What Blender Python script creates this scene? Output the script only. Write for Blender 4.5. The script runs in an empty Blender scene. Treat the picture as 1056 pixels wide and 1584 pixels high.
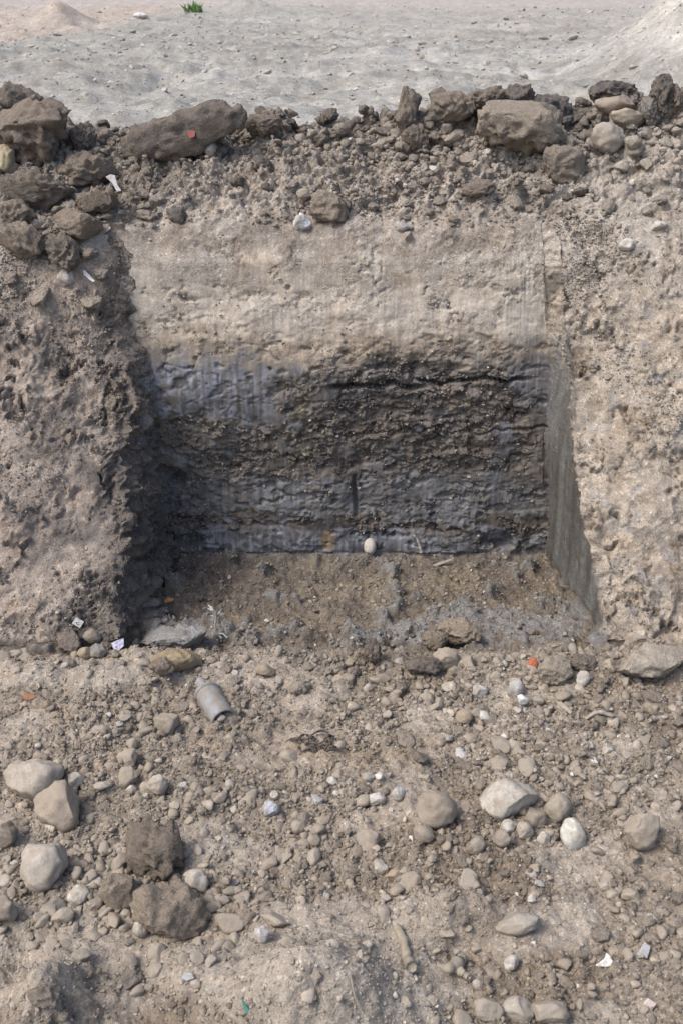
import bpy, bmesh, math, random, re
import numpy as np
from mathutils import Vector, Matrix, Euler

# ------------------------------------------------------------------ camera
CAM_Z, PITCH, FPX, IW, IH = 1.65, math.radians(29.0), 1500.0, 1056.0, 1584.0
scene = bpy.context.scene
cam_data = bpy.data.cameras.new('camera')
cam = bpy.data.objects.new('camera', cam_data)
scene.collection.objects.link(cam)
cam.location = (0, 0, CAM_Z)
cam.rotation_euler = (math.pi / 2 - PITCH, 0, 0)
cam_data.sensor_fit = 'VERTICAL'
cam_data.sensor_height = 24.0
cam_data.lens = 24.0 * FPX / IH
cam_data.clip_start = 0.05
cam_data.clip_end = 6000
cam_data.dof.use_dof = True
cam_data.dof.focus_distance = 2.7
cam_data.dof.aperture_fstop = 6.0
scene.camera = cam

# ------------------------------------------------------------------ sky, sun, exposure
SUN_EL, SUN_AZ = math.radians(56), math.radians(-112)     # azimuth from +Y towards +X
world = bpy.data.worlds.new('World')
scene.world = world
world.use_nodes = True
wn = world.node_tree
sky = wn.nodes.new('ShaderNodeTexSky')
sky.sky_type = 'NISHITA'
sky.sun_disc = False
sky.sun_elevation = SUN_EL
sky.sun_rotation = SUN_AZ
sky.air_density = 1.0
sky.dust_density = 4.5
sky.ozone_density = 1.0
wn.links.new(sky.outputs[0], wn.nodes['Background'].inputs[0])
wn.nodes['Background'].inputs[1].default_value = 0.138
sl = bpy.data.lights.new('sun', 'SUN')
sl.energy = 1.3
sl.angle = math.radians(18)
sl.color = (1.0, 0.96, 0.90)
sun = bpy.data.objects.new('sun', sl)
scene.collection.objects.link(sun)
sd = Vector((math.sin(SUN_AZ) * math.cos(SUN_EL), math.cos(SUN_AZ) * math.cos(SUN_EL), math.sin(SUN_EL)))
sun.rotation_euler = sd.to_track_quat('Z', 'Y').to_euler()
scene.view_settings.view_transform = 'Standard'
scene.view_settings.look = 'None'
scene.view_settings.exposure = 0.74
scene.render.filter_size = 1.1
scene.cycles.denoising_prefilter = 'NONE'
scene.view_settings.gamma = 1.0

RNG = np.random.default_rng(7)
random.seed(7)
F32 = np.float32
col = scene.collection

# ------------------------------------------------------------------ numpy noise
def _h(ix, iy, seed):
    h = (ix.astype(np.uint32) * np.uint32(374761393) + iy.astype(np.uint32) * np.uint32(668265263) + np.uint32(seed * 974711 + 12345))
    h = (h ^ (h >> np.uint32(13))) * np.uint32(1274126177)
    h = h ^ (h >> np.uint32(16))
    h = h * np.uint32(2246822519)
    return h ^ (h >> np.uint32(15))

_ANG = (np.arange(256) * (2 * math.pi / 256)).astype(F32)
_CA, _SA = np.cos(_ANG), np.sin(_ANG)

def perlin(x, y, seed=0):
    fx, fy = np.floor(x), np.floor(y)
    ix, iy = fx.astype(np.int64), fy.astype(np.int64)
    u, v = (x - fx).astype(F32), (y - fy).astype(F32)
    def g(dx, dy):
        k = (_h(ix + dx, iy + dy, seed) & np.uint32(255)).astype(np.int32)
        return _CA[k] * (u - dx) + _SA[k] * (v - dy)
    su = u * u * u * (u * (u * 6 - 15) + 10)
    sv = v * v * v * (v * (v * 6 - 15) + 10)
    a = g(0, 0); a += su * (g(1, 0) - a)
    b = g(0, 1); b += su * (g(1, 1) - b)
    return (a + sv * (b - a)) * F32(1.5)

def fbm(x, y, octaves=4, seed=0, gain=0.5, lac=2.03):
    out = np.zeros(np.broadcast(x, y).shape, F32)
    amp, f = 1.0, 1.0
    for o in range(octaves):
        out += F32(amp) * perlin(x * f + o * 17.3, y * f + o * 9.1, seed + o * 13)
        amp *= gain; f *= lac
    return out

def billow(x, y, octaves=3, seed=0, gain=0.5):
    out = np.zeros(np.broadcast(x, y).shape, F32)
    amp, f = 1.0, 1.0
    for o in range(octaves):
        out += F32(amp) * np.abs(perlin(x * f + o * 7.3, y * f + o * 3.1, seed + o * 13))
        amp *= gain; f *= 2.1
    return out

def lumps(x, y, seed=0, fill=0.85):
    """rounded grains of random size, 0..1: crumbs lying side by side"""
    fx, fy = np.floor(x), np.floor(y)
    ix, iy = fx.astype(np.int64), fy.astype(np.int64)
    best = np.zeros(x.shape, F32)
    for dx in (-1, 0, 1):
        for dy in (-1, 0, 1):
            h = _h(ix + dx, iy + dy, seed)
            jx = (h & np.uint32(1023)).astype(F32) / 1023
            jy = ((h >> np.uint32(10)) & np.uint32(1023)).astype(F32) / 1023
            r = ((h >> np.uint32(20)) & np.uint32(1023)).astype(F32) / 1023
            rad = (F32(0.25) + F32(0.6) * r * r) * F32(fill)
            ddx = (x - fx - dx).astype(F32) - jx
            ddy = (y - fy - dy).astype(F32) - jy
            d2 = 1 - (ddx * ddx + ddy * ddy) / (rad * rad)
            np.maximum(best, np.sqrt(np.maximum(d2, 0)) * rad, out=best)
    return best

def cells(x, y, seed=0, tilt=1.0):
    """broken plates: every cell has its own level and slope; also the distance to the nearest joint"""
    fx, fy = np.floor(x), np.floor(y)
    ix, iy = fx.astype(np.int64), fy.astype(np.int64)
    d1 = np.full(x.shape, 9, F32); d2 = np.full(x.shape, 9, F32); lev = np.zeros(x.shape, F32)
    for dx in (-1, 0, 1):
        for dy in (-1, 0, 1):
            h = _h(ix + dx, iy + dy, seed)
            jx = (h & np.uint32(1023)).astype(F32) / 1023
            jy = ((h >> np.uint32(10)) & np.uint32(1023)).astype(F32) / 1023
            r = ((h >> np.uint32(20)) & np.uint32(1023)).astype(F32) / 1023
            ddx = (x - fx - dx).astype(F32) - jx
            ddy = (y - fy - dy).astype(F32) - jy
            d = np.sqrt(ddx * ddx + ddy * ddy)
            a = r * F32(61.0)
            lv = (r - F32(0.5)) + F32(tilt) * (np.cos(a) * ddx + np.sin(a) * ddy)
            near = d < d1
            d2 = np.where(near, d1, np.minimum(d2, d))
            lev = np.where(near, lv, lev); d1 = np.where(near, d, d1)
    return lev, d2 - d1

def perlin3(p, seed=0):
    f = np.floor(p); i = f.astype(np.int64); w = (p - f)
    s = w * w * w * (w * (w * 6 - 15) + 10)
    def g(dx, dy, dz):
        h = _h(i[:, 0] + dx + (i[:, 2] + dz) * 57, i[:, 1] + dy - (i[:, 2] + dz) * 131, seed)
        a = (h & np.uint32(255)).astype(F32) * (2 * math.pi / 256)
        z = ((h >> np.uint32(8)) & np.uint32(255)).astype(F32) / 127.5 - 1
        r = np.sqrt(np.maximum(0, 1 - z * z))
        return r * np.cos(a) * (w[:, 0] - dx) + r * np.sin(a) * (w[:, 1] - dy) + z * (w[:, 2] - dz)
    def L(a, b, t): return a + t * (b - a)
    x0 = L(L(g(0,0,0), g(1,0,0), s[:,0]), L(g(0,1,0), g(1,1,0), s[:,0]), s[:,1])
    x1 = L(L(g(0,0,1), g(1,0,1), s[:,0]), L(g(0,1,1), g(1,1,1), s[:,0]), s[:,1])
    return L(x0, x1, s[:, 2]) * 1.5

def sstep(a, b, x):
    t = np.clip((x - a) / (b - a), 0, 1)
    return t * t * (3 - 2 * t)

# ------------------------------------------------------------------ materials
def new_mat(name):
    m = bpy.data.materials.new(name); m.use_nodes = True
    nt = m.node_tree
    b = nt.nodes['Principled BSDF']
    b.inputs['Roughness'].default_value = 0.95
    b.inputs['Specular IOR Level'].default_value = 0.12
    return m, nt, b

def N(nt, t, **kw):
    n = nt.nodes.new(t)
    for k, v in kw.items():
        setattr(n, k, v)
    return n

def noise_node(nt, vec, scale, detail=4, rough=0.6):
    n = N(nt, 'ShaderNodeTexNoise')
    n.inputs['Scale'].default_value = scale
    n.inputs['Detail'].default_value = detail
    n.inputs['Roughness'].default_value = rough
    nt.links.new(vec, n.inputs['Vector'])
    return n.outputs['Fac']

def maprange(nt, val, a, b, c, d):
    n = N(nt, 'ShaderNodeMapRange')
    for i, x in zip((1, 2, 3, 4), (a, b, c, d)):
        n.inputs[i].default_value = x
    nt.links.new(val, n.inputs[0])
    return n.outputs[0]

def mixcol(nt, fac, a, b, mode='MIX'):
    n = N(nt, 'ShaderNodeMix', data_type='RGBA', blend_type=mode)
    for s, x in ((0, fac), (6, a), (7, b)):
        if isinstance(x, (int, float)): n.inputs[s].default_value = x
        elif isinstance(x, tuple): n.inputs[s].default_value = (*x, 1)
        else: nt.links.new(x, n.inputs[s])
    return n.outputs[2]

def soil_material(name, fine=1.0, grit=0.6, bump=0.65):
    m, nt, b = new_mat(name)
    at = N(nt, 'ShaderNodeAttribute', attribute_name='soil')
    geo = N(nt, 'ShaderNodeNewGeometry')
    pos = geo.outputs['Position']
    n1 = noise_node(nt, pos, 38 * fine, 5, 0.65)
    n2 = noise_node(nt, pos, 210 * fine, 3, 0.6)
    v1 = maprange(nt, n1, 0.25, 0.75, 0.74, 1.28)
    v2 = maprange(nt, n2, 0.28, 0.72, 0.74, 1.26)
    mul = N(nt, 'ShaderNodeMath', operation='MULTIPLY')
    nt.links.new(v1, mul.inputs[0]); nt.links.new(v2, mul.inputs[1])
    soft = N(nt, 'ShaderNodeMapRange'); soft.inputs[3].default_value = 0.0; soft.inputs[4].default_value = 0.6; soft.inputs[2].default_value = 0.5; nt.links.new(at.outputs['Alpha'], soft.inputs[0])
    mm = N(nt, 'ShaderNodeMix'); mm.inputs[3].default_value = 1.0
    nt.links.new(soft.outputs[0], mm.inputs[0]); nt.links.new(mul.outputs[0], mm.inputs[2])
    comb = N(nt, 'ShaderNodeCombineColor')
    for i in range(3): nt.links.new(mm.outputs[0], comb.inputs[i])
    c = mixcol(nt, 1.0, at.outputs['Color'], comb.outputs[0], 'MULTIPLY')
    hue = noise_node(nt, pos, 9 * fine, 3)
    c = mixcol(nt, maprange(nt, hue, 0.52, 0.75, 0, 0.35), c, mixcol(nt, 1.0, c, (1.18, 0.98, 0.78), 'MULTIPLY'))
    # grit: small pale and dark grains
    vo = N(nt, 'ShaderNodeTexVoronoi'); vo.inputs['Scale'].default_value = 170 * fine
    nt.links.new(pos, vo.inputs['Vector'])
    sep = N(nt, 'ShaderNodeSeparateColor'); nt.links.new(vo.outputs['Color'], sep.inputs[0])
    pale = maprange(nt, sep.outputs[0], 0.93, 0.97, 0, grit)
    dark = maprange(nt, sep.outputs[1], 0.92, 0.97, 0, grit)
    calm = maprange(nt, at.outputs['Alpha'], 0, 0.5, 1.0, 0.3)
    def times(a_, b_):
        q_ = N(nt, 'ShaderNodeMath', operation='MULTIPLY'); nt.links.new(a_, q_.inputs[0]); nt.links.new(b_, q_.inputs[1]); return q_.outputs[0]
    pale, dark = times(pale, calm), times(dark, calm)
    c = mixcol(nt, pale, c, mixcol(nt, 1.0, c, (1.7, 1.7, 1.75), 'MULTIPLY'))
    c = mixcol(nt, dark, c, mixcol(nt, 1.0, c, (0.62, 0.6, 0.58), 'MULTIPLY'))
    nt.links.new(c, b.inputs['Base Color'])
    nt.links.new(maprange(nt, at.outputs['Alpha'], 0, 1, 0.95, 0.6), b.inputs['Roughness'])
    nt.links.new(maprange(nt, at.outputs['Alpha'], 0, 1, 0.12, 0.32), b.inputs['Specular IOR Level'])
    bp = N(nt, 'ShaderNodeBump'); nt.links.new(maprange(nt, at.outputs['Alpha'], 0, 0.5, bump, bump * 0.12), bp.inputs['Strength'])
    bp.inputs['Distance'].default_value = 0.009 / fine
    add = N(nt, 'ShaderNodeMath', operation='ADD')
    nt.links.new(noise_node(nt, pos, 260 * fine, 4, 0.7), add.inputs[0])
    nt.links.new(noise_node(nt, pos, 90 * fine, 3, 0.6), add.inputs[1])
    nt.links.new(add.outputs[0], bp.inputs['Height'])
    nt.links.new(bp.outputs[0], b.inputs['Normal'])
    return m

def stone_material(name, source, dust=(0.29, 0.253, 0.208), crumb=False):
    """source 'OBJECT': colour of the object; 'INSTANCE': tint attribute of the point"""
    m, nt, b = new_mat(name)
    geo = N(nt, 'ShaderNodeNewGeometry')
    tc = N(nt, 'ShaderNodeTexCoord')
    pos = geo.outputs['Position']
    if source == 'OBJECT':
        base = N(nt, 'ShaderNodeObjectInfo').outputs['Color']
    else:
        base = N(nt, 'ShaderNodeAttribute', attribute_name='tint', attribute_type='INSTANCER').outputs['Color']
    n1 = noise_node(nt, pos, 55, 6, 0.65)
    n2 = noise_node(nt, pos, 300, 3, 0.6)
    v = N(nt, 'ShaderNodeMath', operation='MULTIPLY')
    nt.links.new(maprange(nt, n1, 0.25, 0.75, 0.72, 1.25), v.inputs[0])
    nt.links.new(maprange(nt, n2, 0.28, 0.72, 0.68, 1.32) if crumb else maprange(nt, n2, 0.25, 0.75, 0.8, 1.2), v.inputs[1])
    comb = N(nt, 'ShaderNodeCombineColor')
    for i in range(3): nt.links.new(v.outputs[0], comb.inputs[i])
    c = mixcol(nt, 1.0, base, comb.outputs[0], 'MULTIPLY')
    # a coat of earth in blotches
    d = maprange(nt, noise_node(nt, pos, 26, 6, 0.72), 0.40, 0.58, 0.0, 0.5 if crumb else 0.85)
    c = mixcol(nt, d, c, dust)
    nt.links.new(c, b.inputs['Base Color'])
    b.inputs['Roughness'].default_value = 0.9
    bp = N(nt, 'ShaderNodeBump'); bp.inputs['Strength'].default_value = 1.0 if crumb else 0.45
    bp.inputs['Distance'].default_value = 0.010 if crumb else 0.005
    nt.links.new(noise_node(nt, pos, 110 if crumb else 160, 6, 0.7), bp.inputs['Height'])
    nt.links.new(bp.outputs[0], b.inputs['Normal'])
    return m

def plain_material(name, rgb, rough=0.7, var=0.25, scale=60, spec=0.3, second=None):
    m, nt, b = new_mat(name)
    tc = N(nt, 'ShaderNodeNewGeometry')
    n = noise_node(nt, tc.outputs['Position'], scale, 5, 0.65)
    other = second or tuple(x * (1 - 2 * var) for x in rgb)
    nt.links.new(mixcol(nt, maprange(nt, n, 0.4, 0.66, 0, 1), rgb, other), b.inputs['Base Color'])
    b.inputs['Roughness'].default_value = rough
    b.inputs['Specular IOR Level'].default_value = spec
    bp = N(nt, 'ShaderNodeBump'); bp.inputs['Strength'].default_value = 0.25; bp.inputs['Distance'].default_value = 0.002
    nt.links.new(n, bp.inputs['Height']); nt.links.new(bp.outputs[0], b.inputs['Normal'])
    return m

SOIL = soil_material('excavated_soil')
FIELD = soil_material('crushed_stone_field', fine=0.32, grit=0.4, bump=0.3)
STONE = stone_material('dusty_stone', 'OBJECT')
CLOD = stone_material('earth_clod', 'OBJECT', dust=(0.25, 0.215, 0.178), crumb=True)
GRAVEL = stone_material('loose_gravel', 'INSTANCE')
CRUMB = stone_material('loose_earth_crumbs', 'INSTANCE', crumb=True)

# ------------------------------------------------------------------ mesh helpers
def mesh_from_arrays(name, verts, faces, mat, smooth=True):
    me = bpy.data.meshes.new(name)
    faces = np.asarray(faces, np.int32)
    n, k = faces.shape
    me.vertices.add(len(verts)); me.vertices.foreach_set('co', np.asarray(verts, F32).ravel())
    me.loops.add(n * k); me.loops.foreach_set('vertex_index', faces.ravel())
    me.polygons.add(n)
    me.polygons.foreach_set('loop_start', np.arange(0, n * k, k, dtype=np.int32))
    me.polygons.foreach_set('loop_total', np.full(n, k, np.int32))
    me.polygons.foreach_set('use_smooth', np.full(n, smooth))
    me.update(calc_edges=True)
    if mat: me.materials.append(mat)
    return me

def link(o, parent=None, label=None, category=None, group=None, kind=None):
    col.objects.link(o)
    if parent is not None: o.parent = parent
    if label: o['label'] = label
    if category: o['category'] = category
    if group: o['group'] = group
    if kind: o['kind'] = kind
    return o

def soil_sheet(name, P, Cc, sel, mat, slick=None):
    """cut the faces picked by sel (rows-1, cols-1) out of the shared grid as one object"""
    R, Cn = P.shape[:2]
    idx = np.arange(R * Cn).reshape(R, Cn)
    q = np.stack([idx[:-1, :-1], idx[:-1, 1:], idx[1:, 1:], idx[1:, :-1]], -1)[sel]
    used, inv = np.unique(q.ravel(), return_inverse=True)
    me = mesh_from_arrays(name, P.reshape(-1, 3)[used], inv.reshape(-1, 4), mat)
    a = me.color_attributes.new('soil', 'FLOAT_COLOR', 'POINT')
    c4 = np.ones((len(used), 4), F32); c4[:, :3] = Cc.reshape(-1, 3)[used]
    c4[:, 3] = 0 if slick is None else slick.ravel()[used]
    a.data.foreach_set('color', c4.ravel())
    return link(bpy.data.objects.new(name, me), kind='structure')

# ------------------------------------------------------------------ the excavated bank: one grid of columns and rows
XL, XR, TW, NT = -0.63, 0.73, 0.025, 70
STEP = 0.0042
outer = np.array([-40, -24, -14, -9, -6.5, -5, -4, -3.3, -2.8, -2.45, -2.2, -2.02, -1.88, -1.77, -1.68, -1.61, -1.55, -1.5, -1.46, -1.43, -1.41, -1.39, -1.375, -1.36, -1.35])
colx = [outer, np.arange(-1.345, XL - TW, STEP)]
cols = [np.zeros(len(outer)), np.zeros(len(colx[1]))]
t = np.linspace(0, 1, NT)
colx.append(XL - TW + 2 * TW * t); cols.append(t)
m_ = np.arange(XL + TW + STEP, XR - TW, STEP); colx.append(m_); cols.append(np.ones(len(m_)))
colx.append(XR - TW + 2 * TW * t); cols.append(1 - t)
m_ = np.arange(XR + TW + STEP, 1.345, STEP); colx.append(m_); cols.append(np.zeros(len(m_)))
colx.append(-outer[::-1]); cols.append(np.zeros(len(outer)))
colx = np.concatenate(colx); cols = np.concatenate(cols)
tside = np.where((colx < 0), 1.0, 1.0) * (cols > 0) * (cols < 1)
aextra = np.zeros(len(colx))                      # extra width of the two side walls for the noise coordinates
dcol = np.abs(np.diff(cols, prepend=cols[0]))
aextra = np.cumsum(dcol) * 0.55

def poly(pts, n, ease=None):
    pts = np.array(pts, float)
    d = np.r_[0, np.cumsum(np.hypot(np.diff(pts[:, 0]), np.diff(pts[:, 1])))]
    s = np.linspace(0, d[-1], n)
    return np.interp(s, d, pts[:, 0]), np.interp(s, d, pts[:, 1])

n0, n1, n2, n3, n4, n5 = 24, 400, 150, 300, 190, 60
seg = np.repeat(np.arange(6), [n0, n1, n2, n3, n4, n5])
ys0 = -np.geomspace(40, 0.02, n0) + 0.68; zs0 = np.zeros(n0)
ys1 = np.linspace(0.70, 2.17, n1); zs1 = np.zeros(n1)
def both(a, b, n):
    ya, za = poly(a, n); yb, zb = poly(b, n); return ya, za, yb, zb
f = both([(2.174, 0.0), (2.24, -0.05), (2.36, -0.13), (2.86, -0.165), (2.93, -0.145)], [(2.174, 0), (2.20, -0.02), (2.25, -0.02)], n2)
w = both([(2.936, -0.141), (2.95, 0.1), (2.965, 0.45), (3.00, 0.64), (3.07, 0.85), (3.14, 0.94)],
         [(2.255, -0.018), (2.44, 0.13), (2.62, 0.29), (2.79, 0.48), (2.94, 0.68), (3.05, 0.87), (3.14, 0.96)], n3)
g = both([(3.143, 0.944), (3.23, 1.0), (3.40, 1.12), (3.52, 1.2), (3.60, 1.22)],
         [(3.143, 0.963), (3.23, 1.02), (3.40, 1.13), (3.52, 1.2), (3.60, 1.22)], n4)
k = both([(3.605, 1.219), (3.75, 1.16), (4.1, 0.92), (4.5, 0.74)], [(3.605, 1.219), (3.75, 1.16), (4.1, 0.92), (4.5, 0.74)], n5)
Ys = np.r_[ys0, ys1, f[0], w[0], g[0], k[0]]; Zs = np.r_[zs0, zs1, f[1], w[1], g[1], k[1]]
Yb = np.r_[ys0, ys1, f[2], w[2], g[2], k[2]]; Zb = np.r_[zs0, zs1, f[3], w[3], g[3], k[3]]
S = np.r_[0, np.cumsum(np.hypot(np.diff(Ys), np.diff(Zs)))]
NR, NC = len(Ys), len(colx)
wall_t = np.zeros(NR); wall_t[seg == 3] = np.linspace(0, 1, n3)
w_ex = np.interp(np.arange(NR), [0, n0 + n1, n0 + n1 + n2 * 0.6, n0 + n1 + n2 + n3 * 0.93, n0 + n1 + n2 + n3 + 30, NR], [0, 0, 1, 1, 0, 0])

cs = cols[None, :]
X = np.repeat(colx[None, :], NR, 0).astype(np.float64)
Y = Yb[:, None] * (1 - cs) + Ys[:, None] * cs
Z = Zb[:, None] * (1 - cs) + Zs[:, None] * cs
gap = np.clip(Ys - Yb, 0, 1)
A = X + aextra[None, :] / 0.55 * gap[:, None]
SS = np.repeat(S[:, None], NC, 1)
SS[seg == 2] = S[n0 + n1] + (Y[seg == 2] - 2.174)
seg2 = np.repeat(seg[:, None], NC, 1)
hz = np.clip(Z / 0.9, -0.2, 1.05)
rowwall = ((seg == 3) | (seg == 2))[:, None] * 1.0
ramp = np.interp(np.arange(NR), [0, n0 + n1, n0 + n1 + 40, n0 + n1 + n2 + n3, n0 + n1 + n2 + n3 + 60, NR], [0, 0, 1, 1, 0, 0])[:, None]
# the sides of the slot lean and waver
wob = 0.028 * fbm(SS / 0.22, SS * 0 + 3.3, 3, 5) + 0.022 * fbm(SS / 0.055, Y / 0.2, 3, 6, 0.6)
X += ramp * (-0.075 * hz + 0.05 * np.exp(-((Z - 0.45) / 0.16) ** 2) + wob) * np.exp(-((X - XL) / 0.16) ** 2)
wob2 = 0.010 * fbm(SS / 0.25, SS * 0 + 8.3, 3, 9) + 0.006 * fbm(SS / 0.06, SS * 0 + 2.2, 3, 10, 0.6) * np.exp(-(cs / 0.08) ** 2)
X += ramp * (-0.07 * hz + wob2) * np.exp(-((X - XR) / 0.16) ** 2)
# banks swing forward away from the slot
outl = np.clip(-X - 0.66, 0, 1.2); outr = np.clip(X - 0.74, 0, 1.2)
swing = np.interp(np.arange(NR), [0, n0 + n1 - 60, n0 + n1 + n2, n0 + n1 + n2 + n3 * 0.5, n0 + n1 + n2 + n3, NR], [0, 0, 0.10, 0.32, 0.15, 0.0])[:, None]
Y -= swing * (outl + 0.8 * outr) * (1 - cs)
Y += ramp * (1 - cs) * 0.03 * (np.exp(-np.clip(XL - TW - colx, 0, 9) / 0.03) * (colx < 0) + 0.2 * np.exp(-np.clip(colx - XR - TW, 0, 9) / 0.04) * (colx > 0))[None, :] * np.interp(np.arange(NR), [0, n0 + n1 + n2, n0 + n1 + n2 + 60, n0 + n1 + n2 + n3 - 50, n0 + n1 + n2 + n3, NR], [0, 0, 1, 1, 0, 0])[:, None]
# crest height along x
crest = np.interp(X, [-3, -1.2, -0.75, -0.5, -0.1, 0.25, 0.45, 0.7, 1.1, 3], [0.02, 0.0, -0.06, -0.03, -0.02, 0.015, 0.035, 0.02, 0.075, 0.08])
cw = np.interp(np.arange(NR), [0, n0 + n1 + n2 + n3, NR - n5, NR - n5 / 2, NR], [0, 0, 1, 0.8, 0])[:, None]
Z += crest * cw
# foreground relief
def gauss(cx, cy, sx, sy, a): return a * np.exp(-((X - cx) / sx) ** 2 - ((Y - cy) / sy) ** 2)
fgw = (seg2 <= 1) * 1.0
rel = gauss(-0.05, 1.10, 0.16, 0.10, 0.17) + gauss(-0.53, 1.09, 0.08, 0.08, 0.13) + gauss(0.235, 1.23, 0.055, 0.035, -0.055)
rel += gauss(0.22, 1.31, 0.12, 0.03, 0.03) + gauss(0.9, 2.12, 0.16, 0.06, 0.055) + gauss(-0.75, 2.05, 0.26, 0.05, 0.035)
rel += gauss(-0.35, 1.62, 0.12, 0.1, 0.02) + gauss(-0.05, 1.9, 0.25, 0.15, -0.02) + gauss(0.1, 2.13, 0.35, 0.05, -0.015)
rel += gauss(-0.28, 1.16, 0.06, 0.05, 0.03)
Z += rel * np.where(seg2 <= 1, 1, np.where(seg2 == 2, np.exp(-(np.arange(NR)[:, None] - n0 - n1) / 25.0), 0))

# base normals of the grid
def normals(P):
    du = np.empty_like(P); dv = np.empty_like(P)
    du[:, 1:-1] = P[:, 2:] - P[:, :-2]; du[:, 0] = P[:, 1] - P[:, 0]; du[:, -1] = P[:, -1] - P[:, -2]
    dv[1:-1] = P[2:] - P[:-2]; dv[0] = P[1] - P[0]; dv[-1] = P[-1] - P[-2]
    n = np.cross(du, dv); n /= np.linalg.norm(n, axis=2, keepdims=True) + 1e-12
    return n
P = np.stack([X, Y, Z], -1)
Nb = normals(P)
for _ in range(4):                                  # soften the normals at the corners
    Nb[1:-1] = (Nb[2:] + Nb[1:-1] + Nb[:-2]) / 3; Nb[:, 1:-1] = (Nb[:, 2:] + Nb[:, 1:-1] + Nb[:, :-2]) / 3
Nb /= np.linalg.norm(Nb, axis=2, keepdims=True)

sidecell = (cs > 0.0) & (cs < 1.0) & ((seg == 3) | (seg == 2))[:, None]
A32 = np.where(sidecell, Y + np.where(X < 0, 1.7, 5.3), X).astype(F32); S32 = np.where(sidecell, Z + 9.1, SS).astype(F32)
As = Y.astype(F32); Z32 = Z.astype(F32)
isw = (seg2 == 3); isf = (seg2 == 2); isb = (seg2 >= 4); isfg = (seg2 <= 1)
slot = np.clip(cs, 0, 1) * np.ones((NR, 1))
side = np.sin(np.pi * slot) * (isw | isf)           # 1 in the middle of a side wall
onback = (slot > 0.97) & isw
left = X < 0

def blob(cx, cz, rx, rz, seed, wav=0.5):
    """irregular patch on the back wall round (x, z)"""
    d = ((X - cx) / rx) ** 2 + ((Z - cz) / rz) ** 2
    return sstep(1.25, 0.75, np.sqrt(d) + wav * fbm(A32 / 0.07, S32 / 0.05, 3, seed))

# -------- displacement
H = np.zeros((NR, NC), F32)
n_big = fbm(A32 / 0.42, S32 / 0.42, 3, 21)
n_med = fbm(A32 / 0.11, S32 / 0.11, 3, 22)
n_fin = fbm(A32 / 0.028, S32 / 0.028, 4, 23, 0.55)
L1 = lumps(A32 / 0.045, S32 / 0.045, 31); L2 = lumps(A32 / 0.019, S32 / 0.019, 32); L3 = lumps(A32 / 0.0095, S32 / 0.0095, 33)
lump_all = 0.022 * (L1 - 0.22) + 0.013 * (L2 - 0.22) + 0.006 * (L3 - 0.22)
warpx = 0.03 * fbm(A32 / 0.06, S32 / 0.06, 2, 41); warpy = 0.03 * fbm(A32 / 0.06, S32 / 0.06, 2, 42)
dusty = sstep(0.12, 0.6, fbm(A32 / 0.30, S32 / 0.22, 3, 51) + gauss(-0.05, 1.14, 0.20, 0.13, 2.0) + gauss(-0.53, 1.12, 0.09, 0.09, 1.0) + gauss(-0.42, 1.25, 0.16, 0.07, 0.8) + gauss(-0.78, 2.06, 0.30, 0.05, 3.0) + gauss(-0.1, 1.85, 0.25, 0.2, 0.35))
# foreground
Hf = 0.018 * n_big + 0.011 * n_med + 0.0045 * n_fin + (1 - 0.72 * dusty) * lump_all
# pit floor
clay = np.clip(sstep(0.15, 0.45, 0.5 * n_med + gauss(-0.46, 2.42, 0.12, 0.07, 1.1) + gauss(0.50, 2.46, 0.27, 0.10, 1.2) + gauss(0.12, 2.40, 0.15, 0.04, 0.6)), 0, 1)
fk1, fe1 = cells((A32 + warpx) / 0.09, (S32 + warpy) / 0.06, 194, 0.7)
Hfl = 0.012 * n_big + 0.012 * n_med + 0.005 * n_fin + (0.6 - 0.4 * clay) * lump_all + clay * (0.030 + 0.014 * fk1 - 0.012 * sstep(0.07, 0, fe1))
# back slope and crest: loose crumbled earth
bil = billow((A32 + warpx) / 0.10, (S32 + warpy) / 0.08, 4, 61, 0.55) - 0.45
L0 = lumps((A32 + warpx) / 0.10, (S32 + warpy) / 0.09, 34)
Hb = 0.03 * n_big + 0.022 * n_med + 0.007 * n_fin + 1.35 * lump_all + 0.035 * bil + 0.05 * (L0 - 0.24) * sstep(1.05, 1.2, Z)
Hb *= np.interp(np.arange(NR), [0, n0 + n1 + n2 + n3, n0 + n1 + n2 + n3 + 50, NR], [0.4, 0.45, 1, 1])[:, None]
# banks: torn earth with ledges and pits
dir_a = (A32 * 0.8 + S32 * 0.6); dir_b = (-A32 * 0.6 + S32 * 0.8)
dir_a = np.where(left, A32 * 0.55 - S32 * 0.83, dir_a); dir_b = np.where(left, A32 * 0.83 + S32 * 0.55, dir_b)
pk1, pe1 = cells((dir_a + 1.5 * warpx) / 0.10, (dir_b + 1.5 * warpy) / 0.055, 171, 1.1)
pk2, pe2 = cells((dir_a + warpx) / 0.038, (dir_b + warpy) / 0.024, 172, 1.0)
tear = billow((dir_a + warpx) / 0.05, (dir_b + warpy) / 0.022, 3, 71, 0.55)
wx2 = 0.09 * fbm(A32 / 0.10, S32 / 0.10, 3, 72, 0.6); wy2 = 0.07 * fbm(A32 / 0.09, S32 / 0.09, 3, 73, 0.6)
pit = sstep(0.38, 0.52, perlin((A32 + wx2) / 0.16, (S32 + wy2) / 0.11, 74) + 0.25 * n_fin)
flake = sstep(-0.05, 0.05, perlin((dir_a + wx2) / 0.11, (dir_b + wy2) / 0.045, 75)) 
rough_bank = sstep(-0.25, 0.35, fbm(A32 / 0.2, S32 / 0.2, 3, 77))
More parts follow.
